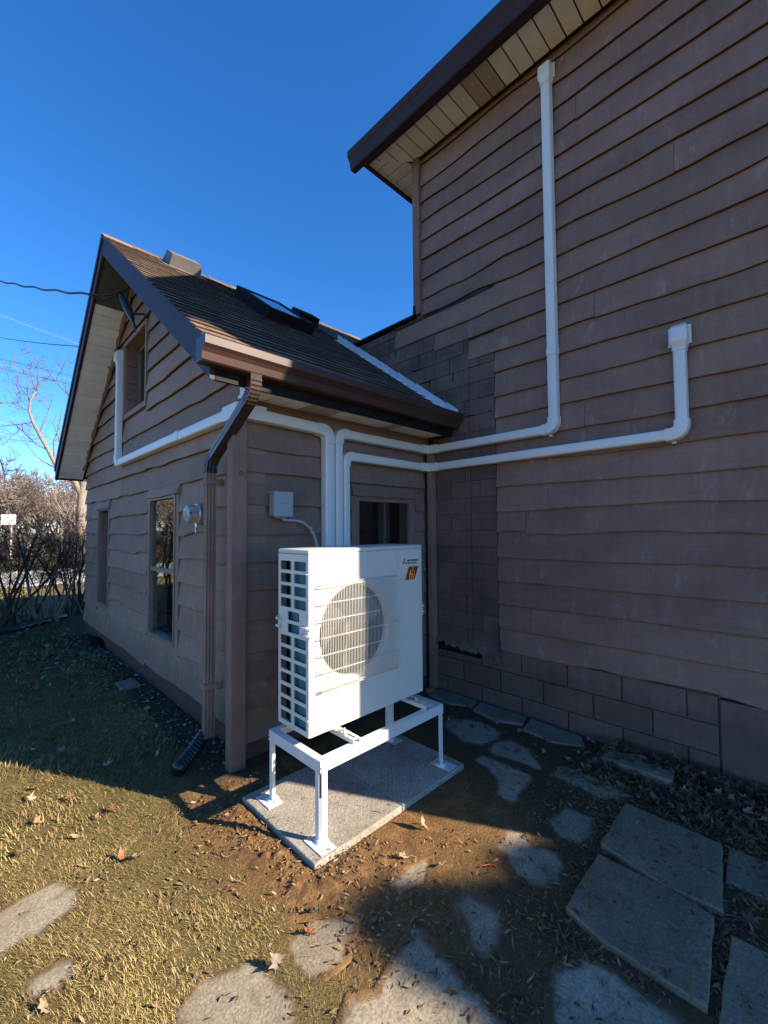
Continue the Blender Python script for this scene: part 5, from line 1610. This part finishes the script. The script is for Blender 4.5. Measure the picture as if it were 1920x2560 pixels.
pl = [leaflets(9500, 1.0, 3.2, .15, 1.7, .040, .0095, 21, dens_r, TANR), leaflets(9000, -.2, 1.6, 1.05, 2.8, .034, .0095, 22, dens_l, TANP),
      leaflets(700, 1.5, 3.3, 1.3, 2.8, .032, .009, 23, lambda x, y: .12 + 0 * x, TANP), leaflets(9000, 1.0, 3.0, .15, 1.5, .030, .0022, 24, dens_r, [(.28, .20, .10), (.20, .15, .07)]),
      leaflets(420, PADR[0], PADR[1], PADR[2], PADR[3], .009, .006, 25, lambda x, y: sstep(.1, .6, fbm(x * 6, y * 6, 3, 2) + .2), [(.16, .08, .04), (.10, .06, .04)]),
      leaflets(260, 2.8, 3.15, 1.0, 2.35, .016, .006, 26, lambda x, y: .8 + 0 * x, [(.05, .04, .03), (.09, .07, .05)])]
V, F, C_ = join(pl)
link('leaf_bits', np_mesh('leaf_bits', V, F, LITTER, C_), kind='stuff')
# heap of bigger dead leaves along the wall, and the carpet of leaves towards the shrubs
LOBED = np.array([(0, -.45), (.03, -.10), (.22, -.30), (.20, -.12), (.46, -.14), (.34, .02), (.50, .20), (.28, .16), (.30, .36), (.14, .26), (0, .55), (-.14, .26), (-.30, .36), (-.28, .16), (-.50, .20), (-.34, .02), (-.46, -.14), (-.20, -.12), (-.22, -.30), (-.03, -.10)])
def lobed(n, x0, x1, y0, y1, size, seed, dens, pal, zfun):
    r_ = np.random.default_rng(seed)
    x = r_.uniform(x0, x1, n); y = r_.uniform(y0, y1, n)
    keep = (r_.random(n) < dens(x, y)) & ~((x > 1.36) & (y > 2.86)) & ~(x > 3.54) & (sdist(x, y, [(2.86, .86), (2.845, .40), (2.36, .335), (2.335, .55), (2.415, .85)]) > .02)
    x = x[keep]; y = y[keep]; n = len(x); k = len(LOBED)
    z = np.maximum(ground_z(x, y), 0) + .006 + zfun(x, y, r_)
    sz = size * r_.uniform(.55, 1.2, n); az = r_.uniform(0, 6.28, n)
    curl = r_.uniform(-.3, 1.1, n); fold = r_.uniform(-.2, .9, n); asp = r_.uniform(.35, .9, n)
    P0 = np.concatenate([np.zeros((1, 2)), LOBED])
    L = P0[None] * (1 + .28 * r_.normal(0, 1, (n, k + 1, 1)))
    lx = L[..., 0] * asp[:, None]; ly = L[..., 1]
    lz = curl[:, None] * (ly ** 2) * 1.1 + fold[:, None] * np.abs(lx) * .8 + .04 * r_.normal(0, 1, (n, k + 1))
    q = np.stack([lx, ly, lz], -1) * sz[:, None, None]
    def rot(q, a, i, j):
        c, s_ = np.cos(a)[:, None], np.sin(a)[:, None]; o = q.copy(); o[..., i] = q[..., i] * c - q[..., j] * s_; o[..., j] = q[..., i] * s_ + q[..., j] * c; return o
    q = rot(q, r_.normal(0, .55, n), 0, 2); q = rot(q, r_.normal(0, .45, n), 1, 2); q = rot(q, az, 0, 1)
    q[..., 2] -= np.minimum(q[..., 2].min(1), 0)[:, None] * .7
    q = q + np.stack([x, y, z], -1)[:, None, :]
    pal = np.array(pal); colr = pal[r_.integers(0, len(pal), n)] * (.55 + .8 * r_.random((n, 1)))
    colr = np.repeat(colr[:, None, :], k + 1, 1) * (.85 + .3 * r_.random((n, k + 1, 1))); colr = np.concatenate([colr, np.ones((n, k + 1, 1))], -1)
    o_ = (np.arange(n) * (k + 1))[:, None]
    f = np.concatenate([o_ + np.array([[0, 1 + i, 1 + (i + 1) % k]]) for i in range(k)], 0)
    return q.reshape(-1, 3), f, colr.reshape(-1, 4)
pl = [lobed(2600, 2.95, 3.54, .05, 1.35, .062, 31, lambda x, y: sstep(1.4, .9, y) * sstep(2.85, 3.12, x) * (.45 + .55 * sstep(-.2, .4, fbm(x * 6, y * 6, 8, 2))), DRKP, lambda x, y, r_: r_.random(len(x)) * .06 * sstep(3.1, 3.5, x)),
      lobed(240, 3.05, 3.54, 1.2, 2.8, .050, 32, lambda x, y: .35 + 0 * x, DRKP, lambda x, y, r_: 0 * x),
      lobed(1700, -2.5, 1.4, 5.0, 10.6, .10, 33, lambda x, y: sstep(5.0, 7.6, y + .9 * fbm(x * 2, y * 2, 4, 3)) * .9, DRKP, lambda x, y, r_: r_.random(len(x)) * .03),
      lobed(170, -.2, 1.45, 2.9, 7, .07, 34, lambda x, y: .5 + 0 * x, TANP, lambda x, y, r_: .015 + 0 * x)]
V, F, C_ = join(pl)
link('fallen_leaves', np_mesh('fallen_leaves', V, F, LITTER, C_), kind='stuff')
# pebbles along the annex foundation
def pebbles(n, seed):
    r_ = np.random.default_rng(seed)
    bm0 = bmesh.new(); bmesh.ops.create_icosphere(bm0, subdivisions=1, radius=1); bv = np.array([v.co[:] for v in bm0.verts]); bf = np.array([[v.index for v in f.verts] for f in bm0.faces]); bm0.free()
    V = []; F = []; C_ = []; o_ = 0
    cnt = 0
    while cnt < n:
        y = r_.uniform(2.9, 8.6); x = r_.uniform(.7, 1.52)
        lim = np.interp(y, [2.9, 3.5, 5, 7, 8.6], [1.20, 1.12, 1.0, .85, .7]) + .12 * float(fbm(y * 3, x * 3, 6, 2))
        if x < lim or (x > 1.32 and y < 3.03): continue
        if r_.random() > np.interp(x, [lim, 1.3], [.25, 1]): continue
        s = r_.uniform(.006, .018) * (1 + .05 * (y - 3)); ax = np.array([s * r_.uniform(.8, 1.4), s * r_.uniform(.8, 1.3), s * r_.uniform(.35, .7)])
        a = r_.uniform(0, 6.28); ca, sa = math.cos(a), math.sin(a)
        q = bv * ax * r_.uniform(.85, 1.15, (len(bv), 1)); q = np.stack([q[:, 0] * ca - q[:, 1] * sa, q[:, 0] * sa + q[:, 1] * ca, q[:, 2]], -1) + np.array([x, y, .004 + r_.uniform(0, .012)])
        t = r_.random(); base = np.array([[.17, .145, .115], [.11, .09, .07], [.28, .25, .21], [.08, .06, .04]])[r_.integers(0, 4)] * (.6 + .6 * t)
        V.append(q); F.append(bf + o_); C_.append(np.tile(np.append(base, 1), (len(bv), 1))); o_ += len(bv); cnt += 1
    return np.concatenate(V), np.concatenate(F), np.concatenate(C_)
V, F, C_ = pebbles(700, 51)
link('pebbles', np_mesh('pebbles', V, F, PEBM, C_), kind='stuff')

def clods(n, seed):
    r_ = np.random.default_rng(seed)
    bm0 = bmesh.new(); bmesh.ops.create_icosphere(bm0, subdivisions=1, radius=1); bv = np.array([v.co[:] for v in bm0.verts]); bf = np.array([[v.index for v in f.verts] for f in bm0.faces]); bm0.free()
    x = r_.uniform(.85, 2.6, n); y = r_.uniform(1.25, 2.95, n)
    dx = np.maximum(np.maximum(PADR[0] - x, x - PADR[1]), 0); dy = np.maximum(np.maximum(PADR[2] - y, y - PADR[3]), 0); d = np.hypot(dx, dy)
    keep = (d > .012) & (r_.random(n) < np.exp(-(d / .22) ** 2) * sstep(2.3, 1.3, x) + .06) & ~((x > 1.30) & (y > 2.86)) & (sstep(-.3, .4, fbm(x * 7, y * 7, 61, 2)) > .25)
    x = x[keep]; y = y[keep]; n = len(x)
    s = .0022 + .0075 * r_.random(n) ** 4
    q = bv[None] * s[:, None, None] * r_.uniform(.55, 1.35, (n, len(bv), 1)) * np.array([1, 1, .75]) + np.stack([x, y, np.maximum(ground_z(x, y), 0) + s * .3], -1)[:, None, :]
    colr = np.array([[.20, .118, .052]]) * (.65 + .7 * r_.random((n, 1))); colr = np.repeat(colr[:, None, :], len(bv), 1); colr = np.concatenate([colr, np.ones((n, len(bv), 1))], -1)
    f = (np.arange(n) * len(bv))[:, None, None] + bf[None]
    return q.reshape(-1, 3), f.reshape(-1, 3), colr.reshape(-1, 4)
V, F, C_ = clods(9000, 71)
link('soil_crumbs', np_mesh('soil_crumbs', V, F, PEBM, C_), kind='stuff')

# ------------------------------------------------------------------ single big fallen leaves
MAPLE = [(0, -.45), (.03, -.10), (.22, -.30), (.20, -.12), (.46, -.14), (.34, .02), (.50, .20), (.28, .16), (.30, .36), (.14, .26), (0, .55), (-.14, .26), (-.30, .36), (-.28, .16), (-.50, .20), (-.34, .02), (-.46, -.14), (-.20, -.12), (-.22, -.30), (-.03, -.10)]
OAK = [(0, -.5), (.04, -.3), (.16, -.28), (.10, -.14), (.26, -.06), (.14, .06), (.28, .22), (.12, .26), (.10, .42), (0, .5), (-.10, .42), (-.12, .26), (-.28, .22), (-.14, .06), (-.26, -.06), (-.10, -.14), (-.16, -.28), (-.04, -.3)]
OVAL = [(0, -.5), (.14, -.34), (.22, -.1), (.22, .12), (.14, .34), (0, .5), (-.14, .34), (-.22, .12), (-.22, -.1), (-.14, -.34)]
def big_leaf(shape, x, y, z, size, rot, curl, mat, label, pitch=0, roll=0):
    m = MB(); vs = [(0, 0, 0)]
    rl = random.Random(int(x * 1000 + y * 777))
    shape = [(a * rl.uniform(.62, 1.12) * (.8 + .1 * math.sin(7 * a)), b * rl.uniform(.75, 1.12)) for a, b in shape]
    for a, b in shape:
        rr = a * a * 1.0 + b * b * .6
        vs.append((a * size, b * size, size * (curl * rr * 1.9 + .09 * math.sin(9 * a + 5 * b) + rl.uniform(-.05, .05))))
    n = len(shape)
    m.add(vs, [(0, 1 + i, 1 + (i + 1) % n) for i in range(n)])
    m.tube([(0, 0, 0), (0, -.45 * size, size * curl * .2), (.02 * size, -.75 * size, size * .02)], [.0012, .0014, .001], 4)
    me = m.mesh('fallen_leaf', mat, smooth='all', fix=False)
    o = bpy.data.objects.new('fallen_leaf', me); COL.objects.link(o)
    o.location = (x, y, z); o.rotation_euler = (pitch, roll, rot)
    tag(o, label, 'leaf', 'big fallen leaves')
BL = [(MAPLE, .66, 2.47, .035, .11, 2.2, .5, LTAN, 'big pale tan leaf lying on the sunny lawn left of the pad', .35, .2),
      (OVAL, .61, 2.54, .03, .08, .4, .8, LRUST, 'rust-coloured curled leaf leaning against the pale leaf on the lawn', .6, .3),
      (MAPLE, .89, 1.50, .03, .10, .3, .6, LGREY, 'grey-brown curled leaf at the edge of the bottom sunlit pitted stone', .5, -.3),
      (OAK, 1.05, 1.53, .022, .085, 1.8, .7, LRUST, 'small red leaf casting a shadow on the sunlit half-buried stone', .5, .4),
      (MAPLE, 1.13, 1.585, .025, .085, 2.9, .9, LGREY, 'grey crumpled leaf just behind the small red leaf', .7, .3),
      (OVAL, 1.86, 1.60, .05, .12, .9, .5, LTAN, 'cream folded leaf standing upright at the shadow edge beside the pad', 1.15, .25),
      (OAK, 1.90, 1.19, .016, .115, 4.2, .3, LRUST, 'orange-brown oak leaf lying at the tip of the sunlit wedge', .08, .1),
      (OAK, 1.63, 1.53, .02, .11, .8, .4, LTAN, 'tan lobed leaf on the sunlit soil in front of the pad', .15, .2),
      (MAPLE, 2.05, .98, .018, .095, 5.1, .35, LGREY, 'pale grey leaf lying on the half-buried stone in the shade', .1, .05),
      (OVAL, .47, 2.87, .03, .085, 1.0, .5, LTAN, 'tan leaf half sunk in the sunny lawn near the shadow edge', .2, .3),
      (OAK, 2.34, 2.30, .045, .095, 2.4, .6, LDARK, 'dark curled leaf lying on the shaded concrete pad', .2, .2),
      (MAPLE, 2.37, .255, .035, .15, 3.4, .35, LGREY, 'very big grey leaf beside the slabs near the bottom right corner', .2, -.15),
      (MAPLE, 3.24, 1.55, .035, .11, 1.2, 1.1, LTAN, 'curled tan leaf on the dark soil between stones and wall', .2, .2),
      (OAK, 2.96, 1.62, .016, .09, 2.0, .6, LDARK, 'brown leaf resting on the half-buried stone second from the wall', .1, .2),
      (OVAL, .96, 4.95, .045, .13, 2.6, .5, LTAN, 'long tan leaf in the shaded lawn below the tall window', .3, .3),
      (MAPLE, 1.03, 3.55, .04, .12, 1.0, .5, LGREY, 'grey leaf in the shaded lawn beside the black drain pipe', .3, .2),
      (MAPLE, 1.05, 5.45, .04, .10, 4.0, .5, LGREY, 'small pale leaf among the pebbles under the tall window', .2, .3),
      (MAPLE, 3.50, .74, .12, .10, .6, .8, LTAN, 'pale torn leaf propped against the block wall above the pile', 1.0, .2),
      (MAPLE, 3.22, .90, .055, .12, 3.0, .5, LTAN, 'broad tan leaf on the raised stone in the leaf pile', .2, .1),
      (MAPLE, 3.20, .30, .06, .12, 1.4, .5, LTAN, 'pale brown leaf on the pile at the right edge of the photo', .2, .2),
      (OVAL, 1.72, 1.36, .022, .07, 1.5, .5, LGREY, 'dull oval leaf just inside the blurred tree shadow', .2, .3),
      (OAK, .24, 1.95, .02, .085, .5, .5, LTAN, 'pale leaf on the lawn at the bottom left corner', .2, .2)]
for q in BL: big_leaf(*q[:4], q[4] * .82, *q[5:])

# ------------------------------------------------------------------ bird ornament, wires
print('background')
bird = thing('bird_ornament', 'dark bird-shaped ornament on the gable wall under the power cables', 'bird ornament', (1.38, 5.3, 4.2))
bp = [(1.255, 5.58, 4.43), (1.25, 5.555, 4.40), (1.25, 5.52, 4.365), (1.265, 5.47, 4.30), (1.285, 5.41, 4.20), (1.305, 5.36, 4.10), (1.32, 5.33, 4.02), (1.33, 5.315, 3.94)]
DKB = m_simple('dark_green_black_paint', (.012, .020, .020), .45, var=.2)
m = MB(); m.tube(bp, [.010, .026, .030, .042, .046, .036, .020, .006], 12); m.build('body', DKB, bird, smooth='all')
m = MB(); m.tube([(1.255, 5.58, 4.43), (1.262, 5.60, 4.47), (1.275, 5.61, 4.50)], [.010, .006, .003], 6); m.build('beak', DKB, bird)
m = MB(); m.tube([(1.30, 5.34, 4.08), (1.33, 5.30, 3.97), (1.34, 5.285, 3.90)], [.02, .014, .004], 6); m.build('tail', DKB, bird)
for o_ in (0, .03):
    m = MB(); m.tube([(1.30, 5.36 - o_, 4.12), (1.36, 5.31 - o_, 4.12), (1.43, 5.28 - o_, 4.13)], .006, 6); m.build('leg', DKB, bird)
def azp(px, py, dist):
    """point at horizontal distance along the camera ray through photo pixel"""
    d = r2 * ((px - 960) / 1067.54) - u2 * ((py - 1280) / 1067.54) + fwd
    k_ = dist / math.hypot(d.x, d.y); return CAM + d * k_
POLE = Vector((-7.5, 27.0, 0))
WM = m_simple('black_cable', (.012, .012, .014), .6, var=.1)
WP = m_simple('pale_cable', (.30, .29, .28), .5, var=.1)
def wire(pts, r_, label, mat=WM, grp='cables crossing the sky'):
    m = MB(); m.tube(pts, r_, 5); tag(m.build('power_line', mat, smooth='all'), label, 'cable', grp)
def sag(a, b, n, s):
    return [Vector(a).lerp(Vector(b), i / n) + Vector((0, 0, -s * 4 * (i / n) * (1 - i / n))) for i in range(n + 1)]
a = azp(226, 737, 5.75); b0 = azp(0, 703, 9.0)
far_ = b0 + (b0 - a) * 6
tw = []
for i in range(60):
    t = i / 59; p = Vector(a).lerp(b0, t); tw.append(p + Vector((0, 0, .010 * math.sin(t * 26) - .02 * math.sin(math.pi * t))))
wire(tw + [b0.lerp(POLE + Vector((0, 0, 8)), q / 8) - Vector((0, 0, .35 * math.sin(math.pi * q / 8))) for q in range(1, 9)], .013, 'thick twisted black service cable running to the gable peak, topmost dark one')
e0 = Vector((1.40, 5.28, 4.52)); e1_ = Vector((1.30, 5.55, 4.47))
wire([a, a.lerp(e0, .4) - Vector((0, 0, .07)), a.lerp(e0, .8) - Vector((0, 0, .03)), e0, e0 + Vector((.01, -.10, .18))], .011, 'upper black cable loop under the gable peak, above the bird ornament')
wire([a - Vector((0, 0, .01)), a.lerp(e1_, .35) - Vector((0, 0, .09)), a.lerp(e1_, .75) - Vector((0, 0, .05)), e1_, Vector((1.36, 5.36, 4.58)), Vector((1.40, 5.20, 4.70))], .009, 'lower black cable loop meeting the beak of the bird ornament')
p3 = azp(199, 866, 7.4); q3 = Vector((1.42, 6.75, 3.90))
wire(sag(azp(0, 844, 12), p3, 8, .02) + [p3.lerp(q3, .35) - Vector((0, 0, .03)), p3.lerp(q3, .7) - Vector((0, 0, .01)), q3, q3 + Vector((.02, .05, -.12))], .007, 'black cable fixed to the far rake and looping onto the soffit')
wire(sag(azp(-260, 690, 40), azp(560, 990, 40), 8, .1), .012, 'pale bright cable crossing the sky below the service cable', WP)
wire(sag(azp(-260, 850, 38), azp(560, 1030, 42), 8, .1), .008, 'thin pale cable crossing just below the cable fixed to the rake', WP)
wire(sag(azp(-300, 822, 40), azp(600, 1035, 44), 8, .15), .018, 'upper of two parallel dark cables behind the bare tree top')
wire(sag(azp(-300, 850, 40), azp(600, 1050, 44), 8, .15), .018, 'lower of two parallel dark cables behind the bare tree top')
wire(sag(azp(-300, 1058, 46), azp(500, 1150, 46), 8, .1), .014, 'lowest dark cable, crossing the bare tree halfway up')
pole = thing('utility_pole', 'wooden utility pole with a crossarm beyond the driveway, out of the frame', 'utility pole', POLE)
m = MB(); m.tube([POLE, POLE + Vector((0, 0, 10.5))], [.16, .11], 10); m.build('pole', POLEM, pole)
m = MB(); m.box(POLE.x - 1.1, POLE.x + 1.1, POLE.y - .06, POLE.y + .06, 9.4, 9.52); m.build('crossarm', POLEM, pole)

# ------------------------------------------------------------------ bare trees and shrubs
def branch(m, p, d, L, r_, depth, rr, spread=.6, up=.15, n=4, kids=(3, 4), shrink=.66, sides=5, minr=.0015, gnarl=.25):
    path = [Vector(p)]; rad = [r_]; cur = Vector(p); dd = Vector(d).normalized()
    for i in range(n):
        dd = (dd + Vector((rr.gauss(0, gnarl), rr.gauss(0, gnarl), rr.gauss(0, gnarl) + up)) * .55).normalized()
        cur = cur + dd * (L / n); path.append(cur.copy()); rad.append(max(minr, r_ * (1 - .55 * (i + 1) / n)))
    m.tube(path, rad, sides, cap=False)
    if depth <= 0: return
    for k_ in range(rr.randint(*kids)):
        t = rr.uniform(.3, 1.0); i = min(n, max(1, int(t * n)))
        q = path[i]; base = (path[i] - path[i - 1]).normalized()
        side = base.orthogonal().normalized(); side.rotate(Quaternion(base, rr.uniform(0, 6.28)))
        nd = (base * (1 - spread * .5) + side * spread * rr.uniform(.6, 1.3)).normalized()
        branch(m, q, nd, L * shrink * rr.uniform(.75, 1.2), max(minr, rad[i] * .62), depth - 1, rr, spread, up, max(2, n - 1), kids, shrink, max(3, sides - 1), minr, gnarl)
# the big bare tree behind the gable: main limbs follow the photo
D = 24.0
tree = thing('bare_tree', 'big bare tree with pale forked trunk rising just behind the far corner of the annex', 'tree', azp(206, 1480, D))
rr = random.Random(4)
m = MB()
tr = [azp(205, 1500, D), azp(204, 1400, D), azp(203, 1320, D), azp(205, 1250, D), azp(212, 1195, D), azp(216, 1150, D), azp(214, 1060, D)]
tr[0].z = -.1
m.tube(tr, [.26, .23, .21, .18, .15, .13, .10], 9)
l1 = [azp(204, 1240, D), azp(188, 1205, D), azp(160, 1180, D), azp(138, 1160, D), azp(120, 1125, D), azp(98, 1085, D), azp(82, 1055, D), azp(73, 1028, D), azp(76, 1000, D), azp(90, 978, D)]
m.tube(l1, [.13, .11, .10, .09, .08, .07, .06, .05, .04, .03], 8)
m.build('trunk', BARK, tree, smooth='all')
m = MB()
for p, d, L, r_ in ((l1[3], azp(128, 1050, D) - l1[3], 2.6, .06), (l1[7], azp(30, 1005, D) - l1[7], 1.7, .05), (l1[7], azp(60, 960, D) - l1[7], 1.9, .045), (l1[9], azp(112, 935, D) - l1[9], 1.5, .04), (l1[8], azp(40, 930, D) - l1[8], 2.3, .04),
                    (l1[5], azp(130, 1040, D) - l1[5], 2.0, .045), (l1[4], azp(60, 1090, D) - l1[4], 2.2, .045), (l1[2], azp(90, 1150, D) - l1[2], 2.2, .05), (l1[2], azp(170, 1060, D) - l1[2], 2.8, .05), (l1[6], azp(20, 1070, D) - l1[6], 2.0, .04),
                    (tr[5], azp(160, 1010, D) - tr[5], 3.0, .06), (tr[6], azp(190, 960, D) - tr[6], 3.0, .07), (tr[4], azp(120, 1190, D) - tr[4], 2.2, .05), (tr[6], azp(150, 980, D) - tr[6], 2.6, .06), (l1[9], azp(70, 925, D) - l1[9], 1.3, .035), (l1[1], azp(120, 1230, D) - l1[1], 2.2, .04)):
    branch(m, p, d, L, r_ * .62, 3, rr, .75, .05, 5, (2, 4), .56, 5, .006, .34)
m.build('crown', TWIG, tree, fix=False)
# background trees, two meshes re-used
protos = []
for s in range(3):
    rr = random.Random(60 + s)
    t0 = MB(); t0.tube([(0, 0, -.1), (.05, 0, 1.2), (.0, .08, 2.4)], [.16, .13, .11], 7)
    c0 = MB()
    for q in range(7):
        a = q * 2.4 + rr.random(); branch(c0, (0, .05, 1.5 + q * .15), (math.cos(a) * .6, math.sin(a) * .6, 1), 2.6, .07, 3, rr, .7, .12, 4, (3, 4), .62, 4, .013, .3)
    protos.append((t0.mesh('trunk', BARK, fix=False), c0.mesh('crown', [TWIG, WOODS, TWIG][s], fix=False)))
BT = [(20, 1480, 34, 1.05, 'bare tree at the far left edge beyond the driveway, tallest of the row'), (70, 1470, 40, 1.1, 'bare tree behind the white board, beyond the driveway'), (105, 1470, 36, .95, 'bare tree beyond the driveway between the big forked tree and the white board'),
      (150, 1470, 44, 1.15, 'bare tree beyond the driveway just left of the big forked trunk'), (185, 1470, 33, .8, 'short bare tree in front of the big forked trunk\'s foot'), (-60, 1470, 36, 1.1, 'bare tree beyond the driveway just outside the left edge')]
for i, (px, py, ds, sc, lb) in enumerate(BT):
    p = azp(px, py, ds)
    o = bpy.data.objects.new('bare_tree', None); COL.objects.link(o); o.location = (p.x, p.y, 0); o.rotation_euler = (0, 0, i * 1.3); o.scale = (sc, sc, sc)
    tag(o, lb, 'tree', 'bare trees beyond the driveway')
    for nm, me in zip(('trunk', 'crown'), protos[i % 3]):
        q = bpy.data.objects.new(nm, me); COL.objects.link(q); q.parent = o
# far wood reads as one mass
m = MB(); rr = random.Random(77)
for i in range(230):
    d_ = rr.uniform(50, 95); a = math.radians(rr.uniform(-28, 16)); x = math.sin(a) * d_; y = math.cos(a) * d_
    hgt = rr.uniform(4.5, 9.0)
    branch(m, (x, y, 0), (0, 0, 1), hgt, .14, 3, rr, .7, .1, 4, (4, 5), .5, 3, .03, .3)
m.build('far_wood', WOODS, kind='stuff', fix=False)
# shrubs at the far end of the shaded lawn
SH = [(.35, 9.9, 2.5, 'dense dark shrub of bare twigs at the left edge of the shaded lawn'), (.80, 10.4, 2.2, 'bare shrub between the left-edge one and the stout-stemmed one'), (1.17, 10.2, 2.45, 'bare shrub with stout grey stems in the middle of the row'),
      (1.62, 10.7, 2.1, 'bare reddish shrub closest to the corner of the annex'), (1.95, 11.6, 2.2, 'bare shrub half hidden behind the corner of the annex'), (-.5, 10.2, 2.4, 'bare shrub next to the left-edge one, just out of frame'), (-1.5, 10.4, 2.3, 'bare shrub left of the frame, seen only in the window glass'), (-2.6, 10.8, 2.5, 'farthest left bare shrub of the row')]
for i, (x, y, h_, lb) in enumerate(SH):
    rr = random.Random(300 + i)
    sh = thing('bare_shrub', lb, 'shrub', (x, y, 0), 'bare shrubs at the end of the lawn')
    m = MB(); tw = MB()
    for q in range(12):
        a = rr.uniform(0, 6.28); l_ = rr.uniform(.05, .5)
        b0_ = Vector((x + math.cos(a) * .16, y + math.sin(a) * .16, -.03)); d_ = Vector((math.cos(a) * l_, math.sin(a) * l_, 1)).normalized()
        pth = [b0_]; cur = b0_.copy()
        for k_ in range(6):
            d_ = (d_ + Vector((rr.gauss(0, .12), rr.gauss(0, .12), .05))).normalized(); cur = cur + d_ * h_ * .115; pth.append(cur.copy())
        r0_ = rr.uniform(.006, .019) if rr.random() < .8 else .03
        m.tube(pth, [r0_ * (1 - .09 * k_) for k_ in range(7)], 5, cap=False)
        for k_ in range(3, 7):
            for _ in range(2):
                a2 = rr.uniform(0, 6.28); dd = Vector((math.cos(a2), math.sin(a2), rr.uniform(.1, 1.3)))
                branch(tw, pth[k_], dd, h_ * .24, .0045, 2, rr, .85, .06, 4, (2, 4), .62, 3, .0020, .42)
    m.build('stem', BARK if i == 2 else TWIGD, sh, fix=False); tw.build('twigs', TWIGD, sh, fix=False)
# dry garden edging at the foot of the shrubs
m = MB(); m.tube([(-1.2, 9.0, .05), (-.2, 9.15, .055), (.48, 9.35, .05), (.85, 9.65, .05), (1.22, 10.05, .05), (1.45, 10.3, .04)], .055, 8); tag(m.build('garden_edging', RUBBER, smooth='all'), 'black plastic lawn edging curving along the foot of the shrubs', 'garden edging')
m = MB(); m.tube([(1.35, 8.75, .62), (1.43, 8.72, .42), (1.50, 8.70, .2), (1.55, 8.66, .0)], .007, 6); tag(m.build('garden_stake', BARK), 'thin pale stake leaning beside the far corner of the annex', 'stake')
# white board on a post far beyond
tp = azp(21, 1308, 30.0)
sg = thing('sign_board', 'blank white board on a thin post beyond the driveway, seen through the shrubs', 'sign', (tp.x, tp.y, 0))
m = MB(); m.bbox(tp.x - .30, tp.x + .30, tp.y - .02, tp.y + .02, 2.03, 2.58, .008); m.build('board', WHITEF, sg)
m = MB(); m.tube([(tp.x + .12, tp.y + .05, -.1), (tp.x + .12, tp.y + .05, 2.5)], .035, 8); m.build('post', WHITEF, sg)

# ------------------------------------------------------------------ evergreen behind the camera: it throws the soft shadow across the foreground
def pq(p, q): return (.883 * p + SX * q, .47 * p + SY * q)
rr = random.Random(8)
TAN = math.tan(SUN_EL)
def evergreen(p, q, rad, top, n, label):
    tx, ty = pq(p, q)
    ev = thing('evergreen_tree', label, 'tree', (tx, ty, 0), 'evergreens behind the camera')
    m = MB(); m.tube([(tx, ty, -.1), (tx, ty, top - .3)], [.10, .03], 8); m.build('trunk', BARK, ev)
    m = MB()
    for i in range(n):
        zz = rr.uniform(.1, top) if i % 5 == 0 else rr.uniform(top - 1.9, top); r0_ = rad * min(1, math.sqrt(max(0, (top - zz) / (rad * 1.1))))
        a = rr.uniform(0, 6.28); w = math.sqrt(rr.random()) * r0_ * (1 + .08 * math.sin(3 * a + zz * 5))
        c_ = Vector((tx + math.cos(a) * w, ty + math.sin(a) * w, zz)); s = rr.uniform(.03, .075)
        d_ = Vector((math.cos(a), math.sin(a), 1.2)).normalized(); e_ = d_.orthogonal().normalized(); e_.rotate(Quaternion(d_, rr.uniform(0, 6.28)))
        m.add([c_ - e_ * s * .6, c_ + d_ * s * 1.5, c_ + e_ * s * .6, c_ - d_ * s * .8], [(0, 1, 2, 3)])
    m.build('crown', CONIF, ev, fix=False)
evergreen(1.84, -10.4, .34, 5.66, 7500, 'tall narrow evergreen behind the camera, its soft shadow tip reaches the sunlit soil')
evergreen(2.30, -10.3, .32, 5.30, 6000, 'lower narrow evergreen behind the camera beside the tall one')
evergreen(2.72, -10.4, .36, 5.18, 6000, 'narrow evergreen behind the camera nearest the end of the brown house')
print('done', len(bpy.data.objects))
